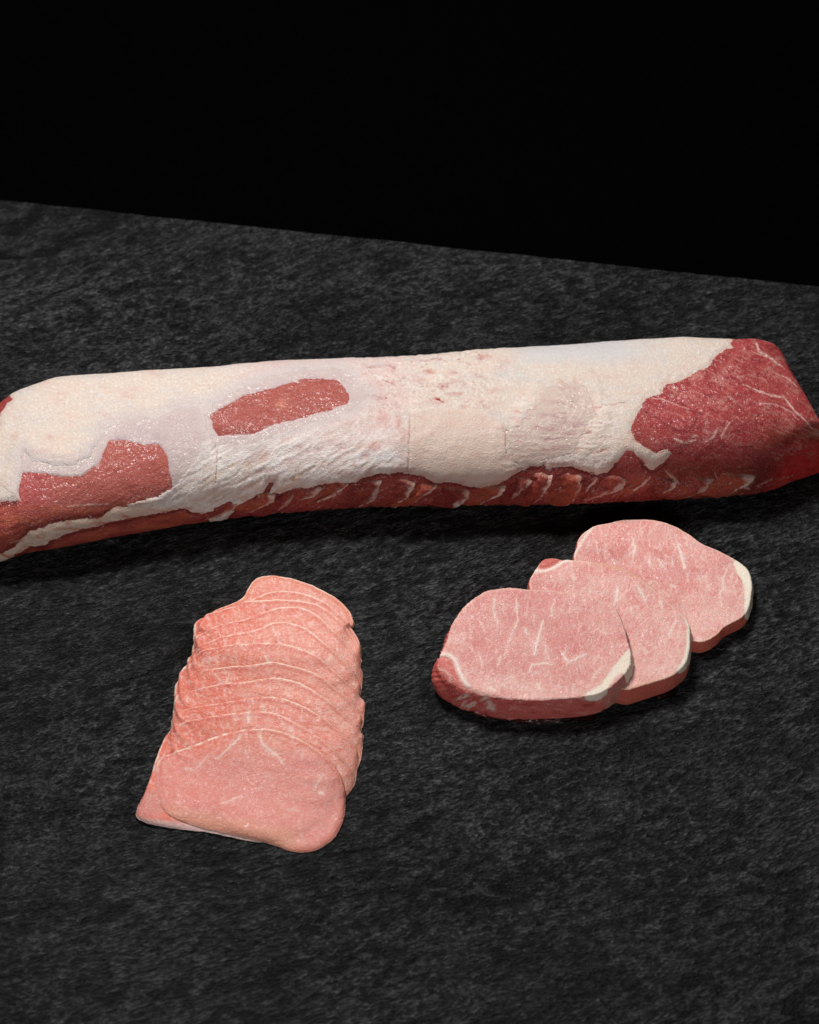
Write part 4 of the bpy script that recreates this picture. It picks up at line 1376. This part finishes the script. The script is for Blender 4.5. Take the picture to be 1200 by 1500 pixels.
SL_LABEL = ["rearmost thin slice of the shingled fan, its rounded top nearest the whole loin",
            "second thin slice from the rear of the fan, only its curved back rim showing",
            "third thin slice from the rear, with a small pale tip sticking out left",
            "fourth thin slice from the rear, just behind the one with the bright white rim",
            "fifth thin slice from the rear, with a bright white curved rim",
            "sixth thin slice from the rear, exact middle of the fan of eleven",
            "fifth thin slice from the front, with small red pits along its rim",
            "fourth thin slice from the front, with a smooth pale curved rim",
            "third thin slice from the front, a narrow pink band of the fan",
            "second thin slice from the front, its pale corner poking out at the lower left",
            "frontmost thin slice, lying on top of the fan with its whole face showing"]
frontL, frontR = np.array(ARCS[-1][0], float), np.array(ARCS[-1][-1], float)
NSL = len(ARCS)
TS = 0.0028
L_FRONT = [(Z5(p), wd, am) for p, wd, am in [
    ([(640, 785), (632, 810), (650, 858), (690, 885), (715, 905), (735, 938)], 1.4, .9), ([(735, 938), (750, 918)], .8, .5), ([(556, 800), (520, 845), (480, 880), (430, 925)], 1.1, .8),
    ([(580, 705), (582, 750)], 3.0, 1.0), ([(925, 985), (905, 1030), (880, 1070)], 1.1, .75), ([(905, 1075), (930, 1082)], 2.0, .9),
    ([(545, 1090), (500, 1112), (450, 1130)], 1.2, .6), ([(735, 915), (740, 945)], 1.0, .6), ([(560, 870), (570, 900)], 1.2, .5), ([(300, 960), (330, 975), (390, 905)], 1.3, .5),
    ([(830, 870), (830, 930)], 1.2, .5), ([(800, 870), (790, 920)], 1.0, .4), ([(740, 1150), (820, 1160)], 1.2, .4), ([(640, 1000), (700, 1010)], .9, .35),
    ([(770, 770), (785, 790)], 2.5, .8), ([(660, 445), (672, 470), (690, 472)], 1.5, .9), ([(500, 505), (480, 560), (430, 575)], 1.1, .6),
    ([(430, 530), (450, 560), (500, 570)], 1.0, .6), ([(375, 465), (370, 480)], 1.2, .7), ([(470, 430), (462, 470)], 1.0, .5), ([(718, 375), (728, 392)], 1.6, .8),
    ([(740, 480), (750, 490)], 1.3, .5), ([(595, 640), (605, 665)], 1.6, .8), ([(690, 300), (700, 330)], .9, .5), ([(820, 735), (822, 748)], 1.2, .6),
    ([(290, 960), (300, 975)], 1.5, .6), ([(130, 905), (140, 925)], 1.2, .5)]]
PITS = Z5([(668, 232), (710, 380), (750, 485), (640, 485), (672, 550), (490, 582), (470, 665), (810, 855), (225, 890), (915, 870)])

for k in range(NSL):
    arc = np.array(ARCS[k], float)
    low_px = similarity((frontL, frontR), (arc[0], arc[-1]), LOWER)
    if k < NSL - 1:                                      # covered slices end a little short of the one above
        low_px[:, 1] -= 14 + 2 * (NSL - 2 - k)
        low_px[:, 0] = arc[:, 0].mean() + (low_px[:, 0] - arc[:, 0].mean()) * ([0.85, .985, .975, .99, .98, .99, .98, .985, .99, .985][k])
    if k == NSL - 2:
        low_px = np.array([(1068, 1050), (1000, 1110), (960, 1190), (890, 1250), (810, 1290), (740, 1302), (640, 1302), (540, 1285), (400, 1252), (250, 1238), (120, 1216),
                           (58, 1188), (60, 1150), (98, 1075), (130, 1000), (150, 915)], float)
    poly = Z5(np.concatenate([arc, low_px]))
    zz = np.full(len(poly), TS)
    for _ in range(6):
        w_ = pix(poly[:, 0], poly[:, 1], zz)
        zz = 0.5 * zz + 0.5 * (sample(S, w_[:, :2]) + TS * 0.75)
    nang = 420
    o = smooth_closed(w_[:, :2], nang, 2 if k == NSL - 1 else 1)
    c = o.mean(0)
    if k == 0:
        c = c + np.array([0.004, 0])
    ang = np.arctan2(o[:, 1] - c[1], o[:, 0] - c[0])
    o = o + (o - c) / np.linalg.norm(o - c, axis=1)[:, None] * (0.0006 * fbm(np.cos(ang) * 7, np.sin(ang) * 7, k * 3.1, 4, 0.65))[:, None]
    # thickness map
    d = sdf(GP, o[::3]).reshape(GXX.shape)
    yrel = (GYY - c[1]) / (o[:, 1].max() - c[1])
    frontness = ss(0.05, -0.75, yrel)                   # 1 at the hidden front edge
    if k < NSL - 1:
        rr = 0.0009 + 0.020 * frontness
    else:
        rr = 0.0010 + 0.0035 * frontness + 0.013 * ss(-0.006, -0.022, GXX - c[0])
    if k == NSL - 2:
        rr = 0.0010 + 0.014 * ss(0.45, -0.25, yrel) * ss(-0.035, -0.02, GXX - c[0]) + 0.005 * frontness
    e_ = np.clip(d / rr, 0, 1)
    tk = TS * (1 + 0.12 * math.sin(k * 2.3)) * np.sqrt(1 - (1 - e_) ** 2)
    Sb = blur(S, 9.0 if k == NSL - 1 else 4.0)
    cover = ss(-0.001, 0.004, d)
    top = np.maximum(S, Sb * cover + S * (1 - cover)) + tk
    und = 0.0005 * fbm(GXX * 40, GYY * 40, k * 1.7, 3)
    top = np.where(d > 0, np.maximum(top + und * e_, S + 0.0002), S)
    # mesh
    radii = np.concatenate([np.linspace(0, 0.9, 54), 1 - 0.1 * (1 - np.linspace(0, 1, 17)[1:]) ** 1.4])
    rows = [c + (o - c) * r for r in radii]
    XY = np.concatenate(rows)
    de = np.concatenate([np.linalg.norm((o - c), axis=1) * (1 - r) for r in radii])
    zt = sample(top, XY)
    onrim = np.arange(len(XY)) >= (len(radii) - 1) * nang
    zs = sample(S, XY)
    rim_rr = sample(rr + 0 * GXX, XY)
    zt = np.where(onrim, zs + np.where(rim_rr < 0.0018, TS * 0.35, 0.0004), np.maximum(zt, zs + 0.0003))
    P = [np.column_stack([XY, zt])]
    for f, r in ((0.2, 1.0), (0.08, 0.985), (0, 0.96), (0, 0.7), (0, 0.35), (0, 0.0)):
        q_ = c + (o - c) * r
        P.append(np.column_stack([q_, sample(S, q_) + TS * f + 0.00012]))
    V = np.concatenate(P)
    nrw = len(radii) + 6
    F = grid_faces(nrw, nang, True)
    n = vnormals(V, F)
    if n[nang * 20:nang * 30, 2].mean() < 0:
        F = F[:, ::-1]
        n = -n
    q = project(V)
    de = np.concatenate([de, np.zeros(nang * 6)])
    # colour
    C = np.tile(lin(234, 156, 138), (len(V), 1))
    a = fbm(q[:, 0] / 34, q[:, 1] / 22, k + 0.5, 4)
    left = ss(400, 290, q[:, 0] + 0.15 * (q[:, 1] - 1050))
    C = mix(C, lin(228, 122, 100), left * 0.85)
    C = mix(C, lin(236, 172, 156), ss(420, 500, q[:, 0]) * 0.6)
    C = mix(C, lin(222, 118, 100), ss(0.0, .6, a) * 0.5)
    C = mix(C, lin(236, 178, 160), ss(0.0, .6, -a) * 0.5)
    fb = fbm((q[:, 0] * 0.9 + q[:, 1] * 0.4) / 14, (q[:, 1] - q[:, 0] * 0.35) / 2.2, k * 1.3, 3)
    C = mix(C, lin(238, 192, 180), ss(0.05, .5, fb) * 0.38)
    C = mix(C, lin(212, 104, 92), ss(0.05, .5, -fb) * 0.35)
    gg = fbm(q[:, 0] / 4.2, q[:, 1] / 3.4, k + 4.4, 3, 0.75)
    C = mix(C, lin(248, 206, 190), ss(0.05, .45, gg) * (0.16 + 0.26 * ss(400, 480, q[:, 0])))
    C = mix(C, lin(212, 98, 86), ss(0.05, .45, -gg) * 0.28)
    hair = fbm(q[:, 0] / 9 + q[:, 1] / 30, q[:, 1] / 12, k * 4.4 + 1, 3, 0.55, True)
    C = mix(C, lin(244, 206, 192), ss(0.62, 0.85, hair) * 0.5)
    vv_ = perlin(q[:, 0] / 10 + 1.2 * a, q[:, 1] / 20 + 1.2 * a, k * 3.3 + 60)
    C = mix(C, lin(248, 214, 200), ss(0.26, 0.04, np.abs(vv_)) * ss(0.0, 0.3, fbm(q[:, 0] / 14, q[:, 1] / 12, k + 71, 2)) * 0.55)
    if k == NSL - 1:
        C = mix(C, lin(226, 152, 144), ss(1080, 1120, q[:, 1]) * 0.6)
        C = mix(C, lin(226, 164, 136), ss(1180, 1205, q[:, 1] - 0.18 * (q[:, 0] - 300)) * ss(455, 420, q[:, 0]) * 0.7)
    if k == NSL - 2:
        tip = sdf(q, Z5([(40, 1190), (60, 1120), (110, 1060), (150, 1060), (200, 1150), (170, 1190)]))
        C = mix(C, lin(206, 138, 130), ss(-4, 8, tip) * 0.7)
        C = mix(C, lin(222, 200, 196), ss(1196, 1206, q[:, 1] - 0.12 * (q[:, 0] - 230)) * 0.75)
    if k == 0:
        C = mix(C, lin(226, 146, 116), ss(0.006, 0.001, de) * 0.6)
    C, mt = marble(q, L_FRONT, C, WHITE, 1.0, 3.0)
    C = C * np.array([0.95, 0.90, 0.90])
    for pt in PITS:
        C = mix(C, lin(196, 40, 36), np.exp(-(np.hypot(q[:, 0] - pt[0], q[:, 1] - pt[1]) / 1.9) ** 2) * 0.9)
    # rear rim: thin irregular fat line, whitened further by painted rim light
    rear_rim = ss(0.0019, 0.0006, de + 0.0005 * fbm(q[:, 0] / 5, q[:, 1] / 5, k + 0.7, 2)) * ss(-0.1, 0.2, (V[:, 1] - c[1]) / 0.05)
    rim_shade = ss(0.0045, 0.0025, de) * ss(0.0015, 0.0025, de) * ss(-0.1, 0.25, (V[:, 1] - c[1]) / 0.05)  # shadow line just inside the pale rim, painted into the colour
    C = mix(C, lin(196, 92, 80), rim_shade * 0.35)
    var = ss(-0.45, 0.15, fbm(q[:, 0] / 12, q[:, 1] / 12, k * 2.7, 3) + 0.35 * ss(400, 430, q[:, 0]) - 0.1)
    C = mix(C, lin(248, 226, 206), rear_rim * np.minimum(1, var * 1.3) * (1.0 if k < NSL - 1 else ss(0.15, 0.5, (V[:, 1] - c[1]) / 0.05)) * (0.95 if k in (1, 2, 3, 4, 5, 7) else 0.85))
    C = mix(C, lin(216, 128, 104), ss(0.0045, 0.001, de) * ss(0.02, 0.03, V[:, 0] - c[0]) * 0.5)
    disp = 0.00016 * fbm(V[:, 0] * 170, V[:, 1] * 170, k * 2.2, 3, 0.6)
    V = V + n * (disp * (de > 0.0008))[:, None]
    if k == 0:
        grp = None
    root = thing("thin_slice", SL_LABEL[k], "meat slice", (float(c[0]), float(c[1]), 0.0), "shingled fan of eleven thin loin slices")
    n = vnormals(V, F)
    fr = (np.arange(len(V)) >= (len(radii) - 3) * nang) & (de < 0.0009)
    rimf = fr[F].all(1)
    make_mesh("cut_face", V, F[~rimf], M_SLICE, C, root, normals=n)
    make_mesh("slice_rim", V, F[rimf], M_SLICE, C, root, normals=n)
    S = np.maximum(S, np.where(d > 0, top, S))
    if k == NSL - 1:
        print("pile height mm", S.max() * 1000)


# ------------------------------------------------------------------ a little clear juice on the slate
def juice_material():
    m, nt, bs = new_mat("clear_juice")
    bs.inputs['Base Color'].default_value = (0.95, 0.80, 0.76, 1)
    bs.inputs['Transmission Weight'].default_value = 1.0
    bs.inputs['Roughness'].default_value = 0.05
    bs.inputs['IOR'].default_value = 1.34
    tc = N(nt, 'ShaderNodeTexCoord')
    bp = N(nt, 'ShaderNodeBump')
    bp.inputs['Distance'].default_value = 0.0004
    nt.links.new(noise(nt, tc.outputs['Object'], 260, 2), bp.inputs['Height'])
    nt.links.new(bp.outputs['Normal'], bs.inputs['Normal'])
    return m


M_JUICE = juice_material()


def puddle(label, pts_px, seed):
    pts = np.array(pts_px, float)
    w2 = pix(pts[:, 0], pts[:, 1], 0.0005)[:, :2]
    n_ = 160
    o_ = smooth_closed(w2, n_)
    c_ = o_.mean(0)
    o_ = o_ + (o_ - c_) * (0.10 * perlin(np.linspace(0, 9, n_), 0 * np.linspace(0, 9, n_), seed))[:, None]
    rad = np.concatenate([np.linspace(0, 0.8, 6), [0.88, 0.94, 0.98, 1.0]])
    P_ = [np.column_stack([c_ + (o_ - c_) * r_, np.full(n_, 0.0005 + 0.0009 * math.sqrt(max(0, 1 - r_ ** 4)))]) for r_ in rad]
    P_.append(np.column_stack([c_ + (o_ - c_) * 0.99, np.full(n_, 0.0003)]))
    P_.append(np.column_stack([c_ + (o_ - c_) * 0.0, np.full(n_, 0.0003)]))
    V_ = np.concatenate(P_)
    F_ = grid_faces(len(P_), n_, True)
    nn_ = vnormals(V_, F_)
    if nn_[n_ * 3:n_ * 4, 2].mean() < 0:
        F_ = F_[:, ::-1]
    o2 = make_mesh("juice_puddle", V_, F_, M_JUICE)
    o2["label"] = label
    o2["category"] = "juice"


puddle("thin film of clear juice along the base of the frontmost chop", [(668, 1030), (690, 1046), (730, 1054), (780, 1060), (850, 1059), (880, 1050), (840, 1040), (760, 1036), (700, 1024)], 1.0)
puddle("small glinting drop of juice beside the base of the middle chop", [(955, 1018), (975, 1010), (990, 1012), (992, 1018), (975, 1024), (960, 1026)], 5.0)
